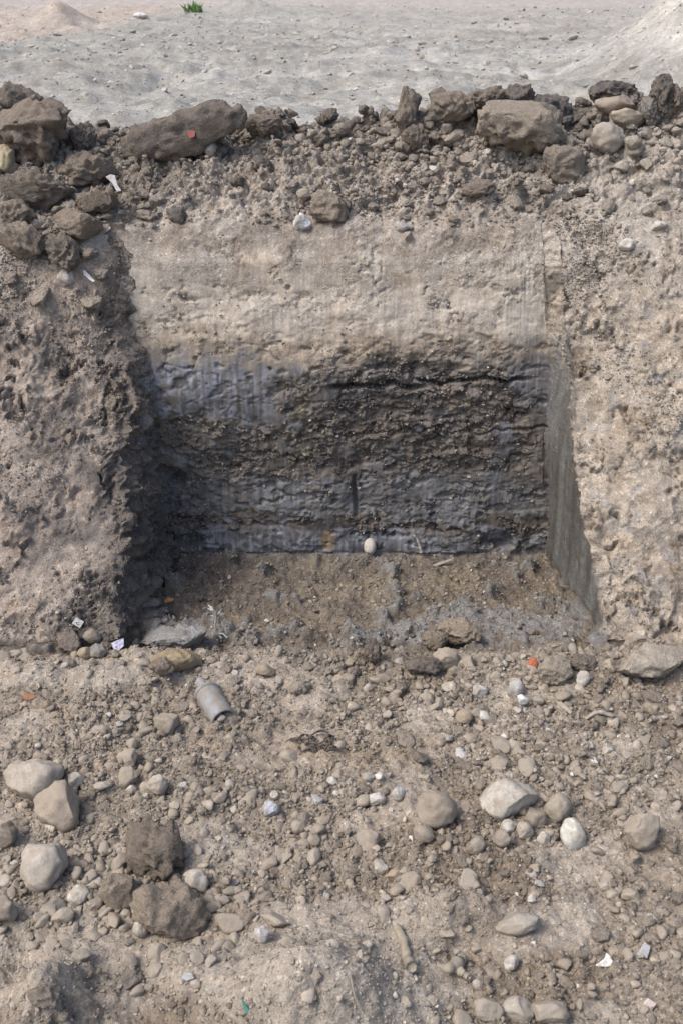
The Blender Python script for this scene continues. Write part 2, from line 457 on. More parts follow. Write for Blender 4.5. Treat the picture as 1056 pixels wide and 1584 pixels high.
Hk = 0.032 * n_big + 0.011 * n_med + (0.35 + 0.65 * rough_bank) * (0.006 * tear + 0.005 * n_fin + 0.30 * lump_all + np.where(left, 0.008, 0.014) * pk1 * rough_bank + 0.005 * pk2) - pit * (0.015 - 0.02 * pk2 - 0.02 * tear)
# back wall: smeared bands and crumbling bands
zb = Z + 0.028 * fbm(A32 / 0.3, S32 / 0.3, 3, 81)
smear = np.zeros_like(H)
def band(z0, z1, soft=0.012): return sstep(z0 - soft, z0 + soft, zb) * sstep(z1 + soft, z1 - soft, zb)
patch = fbm(A32 / 0.12, S32 / 0.06, 3, 83)
xw = X + 0.05 * fbm(A32 / 0.09, S32 / 0.05, 3, 82)
zr = zb + 0.03 * fbm(A32 / 0.12, S32 / 0.06, 3, 188)
def zone(x0, x1, z0, z1, sx=0.05, sz=0.02): return sstep(x0 - sx, x0 + sx, xw) * sstep(x1 + sx, x1 - sx, xw) * sstep(z0 - sz, z0 + sz, zr) * sstep(z1 + sz, z1 - sz, zr)
rough_w = 0.85 * zone(-0.20, 0.62, 0.17, 0.53) + 0.75 * zone(-0.62, -0.15, 0.15, 0.35) + 0.7 * zone(-0.1, 0.75, 0.50, 0.61) + 0.9 * zone(-0.7, 0.75, -0.055, -0.01, 0.05, 0.012) * sstep(-0.3, 0.2, n_med)
rough_w += 0.35 * zone(-0.7, 0.8, -0.01, 0.16) + 0.9 * zone(-0.7, -0.50, -0.2, 0.1) + 0.8 * zone(0.46, 0.75, -0.16, -0.05) + 0.28 * zone(-0.7, 0.8, 0.60, 0.72) + 0.6 * zone(-0.45, 0.1, 0.735, 0.775, 0.08, 0.012) + 0.45 * zone(0.3, 0.75, 0.74, 0.95)
rough_w = np.clip(rough_w + 0.9 * sstep(0.45, 0.6, perlin((A32 + wx2) / 0.12, (S32 + wy2) / 0.07, 84) + 0.2 * n_fin), 0, 1)
rough_w *= sstep(-0.55, -0.05, patch + 0.1)
rough_w *= 1 - 0.85 * zone(-0.62, -0.22, 0.37, 0.525)
smear = np.clip(1 - rough_w, 0, 1)
smear = np.maximum(smear, 0.95 * blob(0.60, 0.66, 0.09, 0.07, 85)); smear = np.maximum(smear, 0.95 * blob(0.63, 0.52, 0.08, 0.09, 86, 0.3))
crk_n = fbm((A32 + warpx) / 0.22, (S32 + 0.6 * warpy) / 0.055, 3, 91, 0.45)
crack = sstep(0.07, 0.0, np.abs(crk_n)) * sstep(-0.1, 0.3, fbm(A32 / 0.14, S32 / 0.1, 2, 92))
crk2 = sstep(0.06, 0.0, np.abs(fbm((A32 + warpx) / 0.07, (S32 + warpy) / 0.035, 2, 93))) * sstep(0.0, 0.3, fbm(A32 / 0.1, S32 / 0.08, 2, 94))
wk1, we1 = cells((A32 + 1.2 * warpx) / 0.13, (S32 + 1.2 * warpy) / 0.07, 191, 0.55)
wk2, we2 = cells((A32 + warpx) / 0.045, (S32 + warpy) / 0.026, 192, 0.8)
wk3, we3 = cells((A32 + 0.5 * warpx) / 0.018, (S32 + 0.5 * warpy) / 0.013, 193, 1.0)
ledge = billow((A32 + 1.4 * warpx) / 0.075, (S32 + 1.4 * warpy) / 0.042, 4, 95, 0.6)
lowz = sstep(0.62, 0.5, zb)
Hw = 0.016 * n_big + 0.003 * n_med + (1 - smear) * (0.008 * n_med + (0.3 + 0.7 * lowz) * (0.003 * ledge + 0.013 * wk1 + 0.009 * wk2 + 0.005 * wk3 - 0.010 * sstep(0.06, 0.0, we1)) + 0.0055 * n_fin + (0.40 - 0.10 * lowz) * lump_all) \
     - (0.3 + 0.7 * lowz) * (0.016 * crack * (1 - 0.7 * smear) + 0.008 * crk2 * (1 - 0.75 * smear)) \
     + 0.0012 * fbm(A32 / 0.006, S32 / 0.12, 2, 96) + smear * (0.004 + 0.003 * wk1 * lowz)
dent = sstep(0.40, 0.55, fbm(A32 / 0.09, S32 / 0.05, 3, 97)); Hw -= 0.016 * dent * (1 - 0.6 * smear) * sstep(0.75, 0.55, zb)
dentu = sstep(0.34, 0.5, fbm((A32 + wx2 * 0.5) / 0.11, (S32 + wy2 * 0.3) / 0.028, 3, 98)); Hw -= (0.008 - 0.012 * wk3) * dentu * (band(0.745, 0.785, 0.02) + 0.5 * band(0.60, 0.70, 0.03)) * sstep(-0.1, 0.3, n_big + 0.3 * n_med)
Hw += 0.0012 * fbm((A32 + wx2) / 0.45, (S32 + 0.5 * wy2) / 0.03, 3, 99) * band(0.58, 1.1, 0.04) * sstep(-0.2, 0.4, n_big + patch)
# a step along the foot and two long cracks as in the photograph
Hw += 0.004 * sstep(-0.045, -0.055, zb) * sstep(-0.165, -0.15, zb)
def longcrack(x0, z0, x1, z1, depth, wd, seed):
    tt = np.clip((X - x0) / (x1 - x0), 0, 1)
    zz = z0 + (z1 - z0) * tt + 0.022 * fbm(A32 / 0.10, A32 * 0 + seed, 3, seed)
    return -depth * sstep(wd, 0.0, np.abs(Z - zz)) * sstep(x0 - 0.03, x0 + 0.03, X) * sstep(x1 + 0.03, x1 - 0.03, X)
Hw += longcrack(-0.03, 0.475, 0.27, 0.47, 0.05, 0.014, 3) + longcrack(0.25, 0.485, 0.60, 0.50, 0.045, 0.010, 4) + longcrack(0.0, 0.30, 0.35, 0.33, 0.018, 0.007, 5)
Hw += longcrack(0.1, 0.20, 0.5, 0.22, 0.014, 0.006, 6) + longcrack(-0.55, 0.26, -0.1, 0.22, 0.016, 0.007, 7) + longcrack(0.35, 0.31, 0.7, 0.335, 0.016, 0.006, 8)
Hw -= 0.045 * blob(-0.53, -0.10, 0.045, 0.03, 87, 0.3) + 0.04 * blob(-0.565, 0.15, 0.035, 0.035, 88, 0.3) + 0.04 * blob(0.545, -0.10, 0.05, 0.03, 89, 0.3)
Hw -= 0.03 * sstep(0.014, 0.0, np.abs(X - 0.05 - 0.01 * n_med)) * band(0.0, 0.15, 0.02)
# sides of the slot: scraped, with vertical streaks
s_med = fbm(As / 0.10, Z32 / 0.14, 4, 102, 0.55)
tear_s = billow(As / 0.03, Z32 / 0.022, 3, 105, 0.6) - 0.4
pl_s, _e = cells((As + 0.02 * s_med) / 0.07, (Z32 + 0.03 * s_med) / 0.08, 104)
Hs = np.maximum(np.clip(gap / 0.25, 0.05, 1)[:, None], 0.6 * sstep(0.55, 0.7, Z)) * np.where(left, 0.020 * s_med + 0.007 * fbm(As / 0.05, Z32 / 0.35, 3, 101) + 0.005 * pl_s + 0.008 * tear_s + 0.25 * lump_all + 0.004 * n_fin, 0.004 * fbm(As / 0.25, Z32 / 0.25, 2, 106) + 0.006 * fbm(As / 0.06, Z32 / 0.9, 3, 101) + sstep(0.5, 0.66, Z) * (0.6 * lump_all + 0.014 * n_med + 0.006 * n_fin + 0.012 * pk2))
wallmix = np.where(slot > 0.97, Hw, np.where(slot < 0.03, Hk, Hs))
sm = np.clip(slot, 0, 1)
wk_, ww_ = np.clip(1 - sm * 14, 0, 1), np.clip(sm * 14 - 13, 0, 1)
wallmix = Hk * wk_ + Hw * ww_ + Hs * (1 - wk_ - ww_)
rowi = np.arange(NR)[:, None]
b0, b1, b2, b3 = n0 + n1, n0 + n1 + n2, n0 + n1 + n2 + n3, NR
m_f = sstep(b0 + 40, b0 - 10, rowi); m_fl = (1 - m_f) * sstep(b1 + 8, b1 - 8, rowi)
m_b = sstep(b2 - 50, b2 + 50, rowi + 25 * n_med); m_w = np.clip(1 - m_f - m_fl - m_b, 0, 1)
H = m_f * Hf + m_fl * Hfl + m_w * wallmix + m_b * Hb
P = P + Nb * H[:, :, None]
Nn = normals(P)

# -------- soil colours (layers, stains, dust; darker in bank pits and by the left slot edge)
def C3(*c): return np.array(c, F32)
def mixc(Ca, cb, m): return Ca + (np.asarray(cb, F32) - Ca) * m[..., None]
v1 = fbm(A32 / 0.16, S32 / 0.16, 4, 111); v2 = fbm(A32 / 0.05, S32 / 0.05, 3, 112); v3 = fbm(A32 / 0.5, S32 / 0.4, 3, 113)
Cc = np.zeros((NR, NC, 3), F32)
# foreground
cf = np.zeros_like(Cc) + C3(.262, .222, .176)
cf = mixc(cf, C3(.345, .300, .246), 0.9 * dusty)
cf = mixc(cf, C3(.365, .322, .268), gauss(-0.05, 1.14, 0.19, 0.12, 0.8))
cf = mixc(cf, C3(.205, .165, .122), 0.8 * (1 - 0.8 * dusty) * sstep(0.1, 0.6, v3 + 0.4 * v1))
cf = mixc(cf, C3(.27, .215, .145), 0.5 * gauss(-0.05, 1.78, 0.2, 0.06, 1.0))
# floor
cfl = np.zeros_like(Cc) + C3(.15, .126, .102)
cfl = mixc(cfl, C3(.205, .172, .128), sstep(0.0, 0.5, v1 + gauss(0.22, 2.75, 0.25, 0.1, 0.9)) * 0.8)
cfl = mixc(cfl, C3(.09, .075, .065), 0.7 * sstep(0.1, 0.5, v2 + gauss(-0.5, 2.8, 0.2, 0.15, 0.6) - 0.1))
cfl = mixc(cfl, C3(.20, .198, .19), 0.9 * clay * sstep(-0.7, -0.1, v2))
# back slope
cb = np.zeros_like(Cc) + C3(.31, .268, .225)
cb = mixc(cb, C3(.225, .19, .156), sstep(-0.1, 0.5, v3 + 0.5 * v1 + 0.25 * (X < -0.5)) * 0.85)
cb = mixc(cb, C3(.39, .35, .30), sstep(0.0, 0.45, 0.7 * v1 + gauss(0.95, 3.25, 0.3, 0.25, 0.9) + gauss(-0.25, 3.22, 0.4, 0.08, 0.35)) * 0.8)
cb = mixc(cb, C3(.14, .118, .098), sstep(3.44, 3.58, Y + 0.1 * v1) * 0.7)
cb = mixc(cb, C3(.075, .068, .068), gauss(0.72, 3.55, 0.14, 0.12, 0.9))
# banks
cl = np.zeros_like(Cc) + C3(.345, .29, .24)
cl = mixc(cl, C3(.26, .216, .178), sstep(-0.1, 0.5, v1 + 0.5 * v3) * 0.8)
cl = mixc(cl, C3(.14, .123, .11), sstep(0.3, 0.8, v1 + 0.35 * v2 + gauss(-0.7, 2.35, 0.09, 0.2, 0.6) + sstep(0.55, 0.1, Z) * sstep(-0.95, -0.7, X) * 0.45) * 0.85)  # darker low down, towards the slot
cl = mixc(cl, C3(.12, .105, .095), pit * 0.5)  # darker inside the pits
cr = np.zeros_like(Cc) + C3(.395, .34, .274)
cr = mixc(cr, C3(.32, .268, .21), sstep(0.0, 0.5, v1) * 0.8)
cr = mixc(cr, C3(.19, .155, .12), np.maximum(pit * 0.5, sstep(0.3, 0.7, v2 + gauss(0.95, 2.45, 0.1, 0.12, 0.5))) * 0.7)  # darker in the pits and in scattered blotches
cr = mixc(cr, C3(.30, .29, .275), 0.6 * sstep(0.35, 0.6, fbm(A32 / 0.07, S32 / 0.07, 3, 121)))
ck = np.where(left[..., None], cl, cr)
# back wall strata
zz = zb + 0.028 * v2 + 0.015 * v1
strata_z = [-0.30, -0.165, -0.06, -0.045, -0.015, 0.0, 0.14, 0.17, 0.34, 0.38, 0.51, 0.555, 0.61, 0.67, 0.73, 0.84, 0.9, 1.2]
strata_c = np.array([(.13,.108,.088), (.135,.135,.142), (.128,.128,.135), (.105,.085,.068), (.105,.085,.068), (.122,.122,.123), (.124,.123,.124), (.118,.104,.09), (.118,.103,.088),
                     (.115,.102,.09), (.125,.115,.108), (.21,.18,.145), (.26,.217,.168), (.355,.312,.258), (.375,.333,.278), (.38,.34,.285), (.39,.352,.302), (.385,.345,.295)])
cw_ = np.stack([np.interp(zz, strata_z, strata_c[:, i] * np.interp(strata_z, [0.5, 0.6], [1.14, 1.14])) for i in range(3)], -1).astype(F32)
streak = fbm(A32 / 0.012, S32 / 0.35, 3, 131)
blue = np.clip(smear, 0, 1) * sstep(0.33, 0.39, zb + 0.10 * v2 + 0.06 * v1) * sstep(0.56, 0.51, zb + 0.06 * v2) * sstep(-0.02, -0.38, X + 0.22 * v2 + 0.1 * v1)
cw_ = mixc(cw_, C3(.20, .215, .255), 0.95 * np.clip(blue * 1.3, 0, 1) * sstep(-0.9, 0.2, streak + 0.5 * v2))
cw_ = mixc(cw_, C3(.165, .17, .185), 0.5 * smear * band(0.03, 0.15, 0.03) * sstep(-0.1, 0.5, streak + v1))
cw_ = mixc(cw_, C3(.165, .165, .17), 0.6 * smear * band(0.55, 0.62) * sstep(0.0, 0.4, v1 + streak * 0.5))
cw_ = mixc(cw_, C3(.27, .285, .32), 0.85 * smear * band(-0.17, -0.06) * sstep(-0.8, 0.2, streak + v2))
cw_ = mixc(cw_, C3(.06, .057, .06), 0.8 * band(-0.15, -0.03) * sstep(0.25, 0.55, v2 + 0.2))
cw_ = mixc(cw_, C3(.13, .098, .085), 0.7 * band(0.14, 0.5) * sstep(0.1, 0.5, v1 + 0.25 * (X > 0.1)) * (1 - smear))
cw_ = mixc(cw_, C3(.27, .235, .135), 0.75 * sstep(0.30, 0.6, v2 + 0.35) * np.maximum(blob(-0.16, 0.33, 0.06, 0.13, 133), 0.7 * blob(0.38, 0.40, 0.05, 0.04, 134)) * (1 - smear))
cw_ = mixc(cw_, C3(.055, .05, .047), 0.6 * band(0.14, 0.5) * sstep(0.25, 0.6, fbm(A32 / 0.08, S32 / 0.05, 3, 135)))
cw_ = mixc(cw_, C3(.17, .155, .135), 0.5 * band(0.0, 0.5) * sstep(0.35, 0.6, fbm(A32 / 0.05, S32 / 0.03, 3, 136)))
bl1 = fbm((A32 + wx2) / 0.16, (S32 + wy2) / 0.12, 4, 196, 0.6); lowm = sstep(0.56, 0.50, zz)
cw_ = mixc(cw_, C3(.082, .076, .072), 0.75 * lowm * sstep(0.05, 0.5, bl1))
cw_ = mixc(cw_, C3(.165, .142, .118), 0.6 * lowm * sstep(0.1, 0.5, -bl1) * (1 - 0.7 * smear))
cw_ = mixc(cw_, C3(.19, .2, .225), 0.55 * lowm * smear * sstep(0.1, 0.5, fbm((A32 + wx2) / 0.12, S32 / 0.16, 3, 197) + 0.3 * streak))
cw_ = mixc(cw_, C3(.115, .112, .118), blob(0.63, 0.49, 0.08, 0.10, 86, 0.3) * 0.85)
cw_ = mixc(cw_, C3(.30, .295, .275), 0.35 * blob(0.60, 0.66, 0.07, 0.06, 85))
cw_ = mixc(cw_, C3(.42, .40, .36), 0.22 * sstep(0.3, 0.8, streak) * smear * sstep(0.0, 0.4, v1))
cw_ = mixc(cw_, C3(.30, .315, .34), 0.8 * blob(-0.69, 0.47, 0.045, 0.08, 137, 0.5) * sstep(-0.1, 0.3, streak + v2))
cw_ = mixc(cw_, C3(.30, .19, .06), 0.6 * blob(-0.05, -0.09, 0.025, 0.035, 138, 0.3))
cw_ *= (1 + 0.14 * streak * smear + 0.12 * band(0.58, 1.1, 0.04) * fbm(A32 / 0.5, S32 / 0.03, 3, 199))[..., None]
# sides
strk = fbm(As / 0.06, Z32 / 0.8, 3, 141) + 0.2 * fbm(As / 0.2, Z32 / 0.06, 3, 142, 0.6)
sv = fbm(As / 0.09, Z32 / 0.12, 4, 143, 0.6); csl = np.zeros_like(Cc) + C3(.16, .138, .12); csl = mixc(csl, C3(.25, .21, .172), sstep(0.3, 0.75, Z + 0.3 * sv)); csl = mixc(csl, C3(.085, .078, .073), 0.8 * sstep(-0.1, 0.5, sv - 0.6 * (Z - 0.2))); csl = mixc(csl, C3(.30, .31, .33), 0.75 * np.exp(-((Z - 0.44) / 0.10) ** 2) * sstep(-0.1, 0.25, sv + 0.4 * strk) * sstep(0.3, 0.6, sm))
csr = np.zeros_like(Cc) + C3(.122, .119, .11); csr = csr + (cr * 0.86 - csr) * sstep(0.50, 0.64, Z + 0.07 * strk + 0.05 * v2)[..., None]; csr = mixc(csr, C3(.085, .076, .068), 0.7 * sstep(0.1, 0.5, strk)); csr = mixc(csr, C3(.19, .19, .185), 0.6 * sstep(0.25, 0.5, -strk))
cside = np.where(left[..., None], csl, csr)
ek = np.clip(1 - sm * np.where(left, 4, 14) + 0.35 * v2, 0, 1); eb = np.clip(sm * 14 - 13 + 0.1 * v2, 0, 1)
ck = np.where(left[..., None], mixc(ck, C3(.15, .127, .107), 0.8 * sstep(0.08, 0.0, np.abs(X - XL + 0.075 * hz) + 0.05 * v1)), ck)  # left bank darkens along the edge of the slot
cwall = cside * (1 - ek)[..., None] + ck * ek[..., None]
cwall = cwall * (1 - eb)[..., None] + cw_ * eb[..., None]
m_bc = sstep(b2 - 70, b2 - 10, rowi + 30 * v1 + 20 * v2)
m_wc = np.clip(1 - m_f - m_fl - m_bc, 0, 1)
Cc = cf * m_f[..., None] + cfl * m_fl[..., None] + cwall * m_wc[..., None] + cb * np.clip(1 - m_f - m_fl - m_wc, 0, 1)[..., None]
Cc *= (1 + np.where(sidecell & ~left & (Z < 0.6), 0.0, 0.12 * v2 + 0.06 * n_fin))[..., None]
lum_ = Cc.mean(2, keepdims=True); Cc = lum_ + (Cc - lum_) * 0.9
Cc = np.clip(Cc, 0.02, 0.7)

slick = (np.clip(smear * np.maximum(sstep(0.62, 0.5, zb) * sstep(-0.6, 0.1, patch + 0.3), 0.34), 0, 1) * m_wc * (1 - m_b) * (slot > 0.98)).astype(F32)
rf = np.minimum(seg2[:-1, :-1], seg2[1:, 1:]); sf = (slot[:-1, :-1] + slot[:-1, 1:]) / 2
reg = np.where(rf <= 1, 0, np.where(rf == 2, 1, np.where(rf == 3, 2, 3)))
xm = X[:-1, :-1]
soil_sheet('ground', P, Cc, reg == 0, SOIL)
soil_sheet('pit_floor', P, Cc, reg == 1, SOIL)
soil_sheet('terrain_pit_back', P, Cc, (reg == 2) & (sf >= 0.999), SOIL, slick)
soil_sheet('terrain_pit_left_side', P, Cc, (reg == 2) & (sf < 0.999) & (sf > 0.001) & (xm < 0), SOIL)
soil_sheet('terrain_pit_right_side', P, Cc, (reg == 2) & (sf < 0.999) & (sf > 0.001) & (xm > 0), SOIL)
soil_sheet('terrain_bank_left', P, Cc, (reg == 2) & (sf <= 0.001) & (xm < 0), SOIL)
soil_sheet('terrain_bank_right', P, Cc, (reg == 2) & (sf <= 0.001) & (xm > 0), SOIL)
soil_sheet('terrain_spoil_ridge', P, Cc, reg == 3, SOIL)

# ------------------------------------------------------------------ far field of crushed stone, to the horizon
fy = np.r_[np.geomspace(3.9, 45, 330), np.geomspace(47, 3000, 40)]
fu = np.r_[-np.geomspace(4, 0.46, 25), np.linspace(-0.45, 0.45, 400), np.geomspace(0.46, 4, 25)]
FY = np.repeat(fy[:, None], len(fu), 1); FX = FY * fu[None, :]
def field_height(x, y):
    z = np.full(np.shape(x), 0.80, float)
    near = sstep(60, 30, y)
    z = z + near * (0.09 * fbm(x / 2.2, y / 2.2, 3, 201) + 0.055 * fbm(x / 0.5, y / 0.5, 3, 202, 0.6) * sstep(40, 10, y) + 0.008 * billow(x / 0.16, y / 0.16, 3, 203, 0.6) * sstep(22, 8, y))
    z = z + 1.0 * sstep(0.0, 2.2, x - 1.9 - 0.32 * (y - 10) + 0.25 * fbm(x / 1.5, y / 1.5, 3, 207)) * sstep(7, 9.5, y) * sstep(60, 25, y)      # pale embankment on the right
    z = z + 0.32 * np.exp(-((x + 5.35) / 0.45) ** 2 - ((y - 20.5) / 0.6) ** 2) + 0.40 * np.exp(-((x + 2.55) / 0.7) ** 2 - ((y - 29) / 0.8) ** 2)
    rut = np.sin((y - 0.25 * x) * 5.5 + 2 * fbm(x / 3, y / 3, 2, 205))
    return z + near * 0.02 * np.clip(rut, -0.4, 1) * sstep(4.5, 6, y) * sstep(26, 14, y)
FZ = field_height(FX, FY)
FP = np.stack([FX, FY, FZ], -1)
a1 = fbm(FX / 1.6, FY / 1.6, 4, 211); a2 = fbm(FX / 0.25, FY / 0.25, 3, 212); a3 = fbm(FX / 5, FY / 1.2, 3, 213)
FC = np.zeros(FP.shape, F32) + C3(.345, .335, .305)
FC = mixc(FC, C3(.41, .40, .37), sstep(0.0, 0.5, a3)); FC = mixc(FC, C3(.285, .275, .25), 0.7 * sstep(0.0, 0.6, a1))
FC = mixc(FC, C3(.37, .345, .315), 0.6 * sstep(14, 24, FY) * sstep(-2, 1, FX))
FC = mixc(FC, C3(.44, .375, .32), 0.85 * sstep(13, 18, FY + 1.5 * a1 - 0.6 * (FX + 4.5)) * sstep(-3.6, -5.0, FX + 0.4 * a1))
FC = mixc(FC, C3(.42, .385, .35), 0.8 * sstep(30, 34, FY + a1))
FC = mixc(FC, C3(.47, .445, .405), 0.9 * sstep(0.05, 0.35, FZ - 0.9) * (FX > 1))
FC *= np.array([0.82, 0.83, 0.835], F32)
FC *= (1 + 0.2 * a2 - 0.12 * np.clip(np.sin((FY - 0.25 * FX) * 5.5 + 2 * fbm(FX / 3, FY / 3, 2, 205)), 0, 1) * sstep(26, 14, FY))[..., None]
fo = soil_sheet('field_of_crushed_stone', FP, FC, np.ones((len(fy) - 1, len(fu) - 1), bool), FIELD)

# ------------------------------------------------------------------ picture point -> place on the ground
cth, sth = math.cos(PITCH), math.sin(PITCH)
def project(Q):
    d = Q[:, 1] * cth - (Q[:, 2] - CAM_Z) * sth
    up = Q[:, 1] * sth + (Q[:, 2] - CAM_Z) * cth
    return IW / 2 + FPX * Q[:, 0] / d, IH / 2 - FPX * up / d, d
allP = np.concatenate([P[n0 // 2:].reshape(-1, 3), FP.reshape(-1, 3)]).astype(F32)
allN = np.concatenate([Nn[n0 // 2:].reshape(-1, 3), normals(FP).reshape(-1, 3)]).astype(F32)
pu, pv, pd = project(allP)
vis = (pd > 0.2) & (pu > -150) & (pu < 1206) & (pv > -120) & (pv < 1700)
allP, allN, pu, pv, pd = allP[vis], allN[vis], pu[vis], pv[vis], pd[vis]
order = np.argsort(pv); allP, allN, pu, pv, pd = allP[order], allN[order], pu[order], pv[order], pd[order]
def hit(u, v, r=5.0):
    while True:
        i, j = np.searchsorted(pv, [v - r, v + r])
        k = np.nonzero(np.abs(pu[i:j] - u) < r)[0]
        if len(k): break
        r *= 1.6
    k = k + i
    b = k[np.argmin(pd[k] + 0.004 * np.hypot(pu[k] - u, pv[k] - v))]
    return Vector(allP[b].tolist()), Vector(allN[b].tolist()), float(pd[b])
def ray(u, v, depth):
    cx, cy = (u - IW / 2) / FPX * depth, (IH / 2 - v) / FPX * depth
    return Vector((cx, depth * cth + cy * sth, CAM_Z - depth * sth + cy * cth))

# ------------------------------------------------------------------ stones and clods
def ico(sub):
    bm = bmesh.new(); bmesh.ops.create_icosphere(bm, subdivisions=sub, radius=1)
    v = np.array([x.co[:] for x in bm.verts]); fa = np.array([[q.index for q in x.verts] for x in bm.faces]); bm.free()
    return v, fa
ICO = {s: ico(s) for s in (2, 3, 4, 5)}

def stone_mesh(name, seed, sub=3, cuts=9, depth=(0.62, 0.92), rough=0.05, mat=None):
    rough = max(rough, 0.02) * 1.7
    r = np.random.default_rng(seed)
    v, fa = ICO[sub]; p = v.copy()
    p += v * (0.16 * perlin3(v * 1.1 + seed * 3.7, seed))[:, None]
    for _ in range(cuts):
        n = r.normal(size=3); n /= np.linalg.norm(n)
        d = r.uniform(*depth)
        e = np.maximum(p @ n - d, 0)
        p -= (e * 0.93)[:, None] * n
    p += v * (rough * perlin3(v * 2.6 + seed, seed + 5) + 0.5 * rough * perlin3(v * 6.5 + seed, seed + 6) + (0.35 * rough * perlin3(v * 15 + seed, seed + 7) if sub > 2 else 0))[:, None]
    p -= (p.max(0) + p.min(0)) / 2
    p /= np.abs(p).max(0)
    return mesh_from_arrays(name, p, fa, mat)

def clod_mesh(name, seed, sub=4, rough=0.20, cuts=5, mat=None, aspect=(1, 0.9, 0.8)):
    r = np.random.default_rng(seed + 999)
    v, fa = ICO[sub]
    rough = min(rough, 0.30)
    asp = np.array(aspect, float) / max(aspect); small = asp.min()
    p = v * asp
    nd = v / asp; nd /= np.linalg.norm(nd, axis=1, keepdims=True)
    p += nd * (small * 0.34 * perlin3(p * 1.7 / small ** 0.5 + seed * 2.1, seed))[:, None]
    for _ in range(cuts + 3):
        n = r.normal(size=3) / asp; n /= np.linalg.norm(n)
        ext = np.sqrt(((n * asp) ** 2).sum())
        e = np.maximum(p @ n - ext * r.uniform(0.55, 0.9), 0); p -= (e * 0.85)[:, None] * n
    f1 = 3.2 / small ** 0.6
    q = p.copy()
    q += 0.12 * small * np.stack([perlin3(p * f1 + 7 + k, seed + 20 + k) for k in range(3)], -1)
    h = np.zeros(len(v)); am, fr = 1.0, f1
    for o_ in range(4 if sub >= 5 else 3):
        pn = perlin3(q * fr + seed, seed + 3 + o_)
        h += am * (0.75 * pn + 0.7 * (np.abs(pn) - 0.22))
        am *= 0.45; fr *= 2.05
    h += 0.5 * perlin3(q * f1 * 1.4 + seed, seed + 12)
    p += nd * (small * rough * 1.1 * h)[:, None]
    for _ in range(7):                               # fracture faces
        n = r.normal(size=3) / asp; n /= np.linalg.norm(n)
        ext = (p @ n).max()
        e = np.maximum(p @ n - ext * r.uniform(0.62, 0.9), 0); p -= (e * 0.8)[:, None] * n
    p += nd * (small * (0.02 * perlin3(q * fr + 3, seed + 31) + 0.015 * perlin3(q * fr * 0.5 + 5, seed + 32)))[:, None]
    p -= (p.max(0) + p.min(0)) / 2
    p /= np.abs(p).max(0)
    return mesh_from_arrays(name, p, fa, mat)

def desat(c, k=0.9):
    l = sum(c) / 3
    return tuple(l + (x - l) * k for x in c)

def put(name, mesh, u, v, wpx, hpx, color, label, category, group=None, tilt=0.0, deep=0.8, sink=0.3, spin=None):
    P0, n0_, d0 = hit(u, v + (0.5 - 0.2) * hpx)
    sx = wpx / 2 * d0 / FPX; sz = hpx / 2 * d0 / FPX * 1.08
    sy = deep * (sx + sz) / 2
    d = d0 - sy * (1 - 2 * sink) * 0.35
    o = bpy.data.objects.new(name, mesh)
    o.location = ray(u, v, d)
    o.scale = (sx, sy, sz)
    o.rotation_euler = (random.uniform(-0.25, 0.25) - 0.25, tilt, random.uniform(-0.25, 0.25) if spin is None else spin)
    o.color = (*desat(color), 1)
    o['short'] = re.split(SPLIT, label)[0] if label else ''
    return link(o, label=label, category=category, group=group)

SPLIT = r' near | in | on | at | with | behind| left | right | lying| below| under | above | between| wedged| standing| beside | touching| just| cut | along| leaning| tucked| half| from | of the |, | and '
stone_seed = [100]
def stone(u, v, w_, h_, color, label, name='stone', cuts=9, tilt=0.0, sink=0.3, sub=4, rough=0.05, depth=(0.62, 0.92), deep=0.85, category='stone', spin=None):
    stone_seed[0] += 1
    me = stone_mesh(name, stone_seed[0], sub, cuts, depth, rough, STONE)
    return put(name, me, u, v, w_, h_, color, label, category, tilt=tilt, sink=sink, deep=deep, spin=spin)
def clod(u, v, w_, h_, color, label, name='earth_clod', tilt=0.0, sink=0.3, sub=5, rough=0.22, deep=0.9, cuts=5, category='clod', spin=None):
    stone_seed[0] += 1
    color = tuple(x * 1.22 for x in color)
    me = clod_mesh(name, stone_seed[0], sub, rough, cuts, CLOD, (w_, deep * (w_ + h_) / 2, h_))
    return put(name, me, u, v, w_, h_, color, label, category, tilt=tilt, sink=sink, deep=deep, spin=spin)

# the foreground stones one can point at
stone(55, 1207, 92, 66, (.40, .36, .305), 'large pale angular stone near left edge, behind a flat-faced brown block', tilt=-0.15, cuts=12, depth=(.5, .85))
stone(90, 1243, 78, 74, (.30, .247, .188), 'brown blocky stone with a flat face leaning on large pale stone', tilt=-0.1, cuts=13, depth=(.45, .8))
stone(116, 1206, 32, 26, (.42, .39, .34), 'small pale stone tucked against right end of the large angular stone', cuts=11)
stone(66, 1346, 72, 76, (.40, .36, .31), 'large rounded pale grey stone near left edge, below the brown block', cuts=7)
stone(122, 1383, 37, 31, (.62, .60, .54), 'white chalky stone right of the large rounded pale stone', cuts=11)
stone(305, 1362, 38, 33, (.44, .41, .355), 'pale grey stone right of the dark crumbly clod', cuts=9, tilt=0.3)
stone(265, 1283, 14, 12, (.4, .37, .32), 'small pale pebble just above the dark crumbly clod')
clod(236, 1312, 104, 92, (.135, .11, .085), 'dark brown crumbly clod with jagged top in left foreground', rough=0.34)
clod(265, 1407, 125, 80, (.225, .185, .14), 'big brown earthy clod below the dark crumbly clod', tilt=0.25, rough=0.16)
clod(186, 1374, 64, 52, (.22, .182, .14), 'brown clod between white chalky stone and the big earthy clod', rough=0.14)
stone(270, 1475 - 40, 44, 34, (.3, .26, .205), 'rounded tan stone at foot of the big earthy clod')
stone(218, 1436, 26, 32, (.40, .36, .30), 'upright pale stone at lower left foot of the big earthy clod', tilt=0.4)
stone(195, 1413, 18, 17, (.46, .42, .36), 'small pale round pebble left of the big earthy clod', cuts=5)
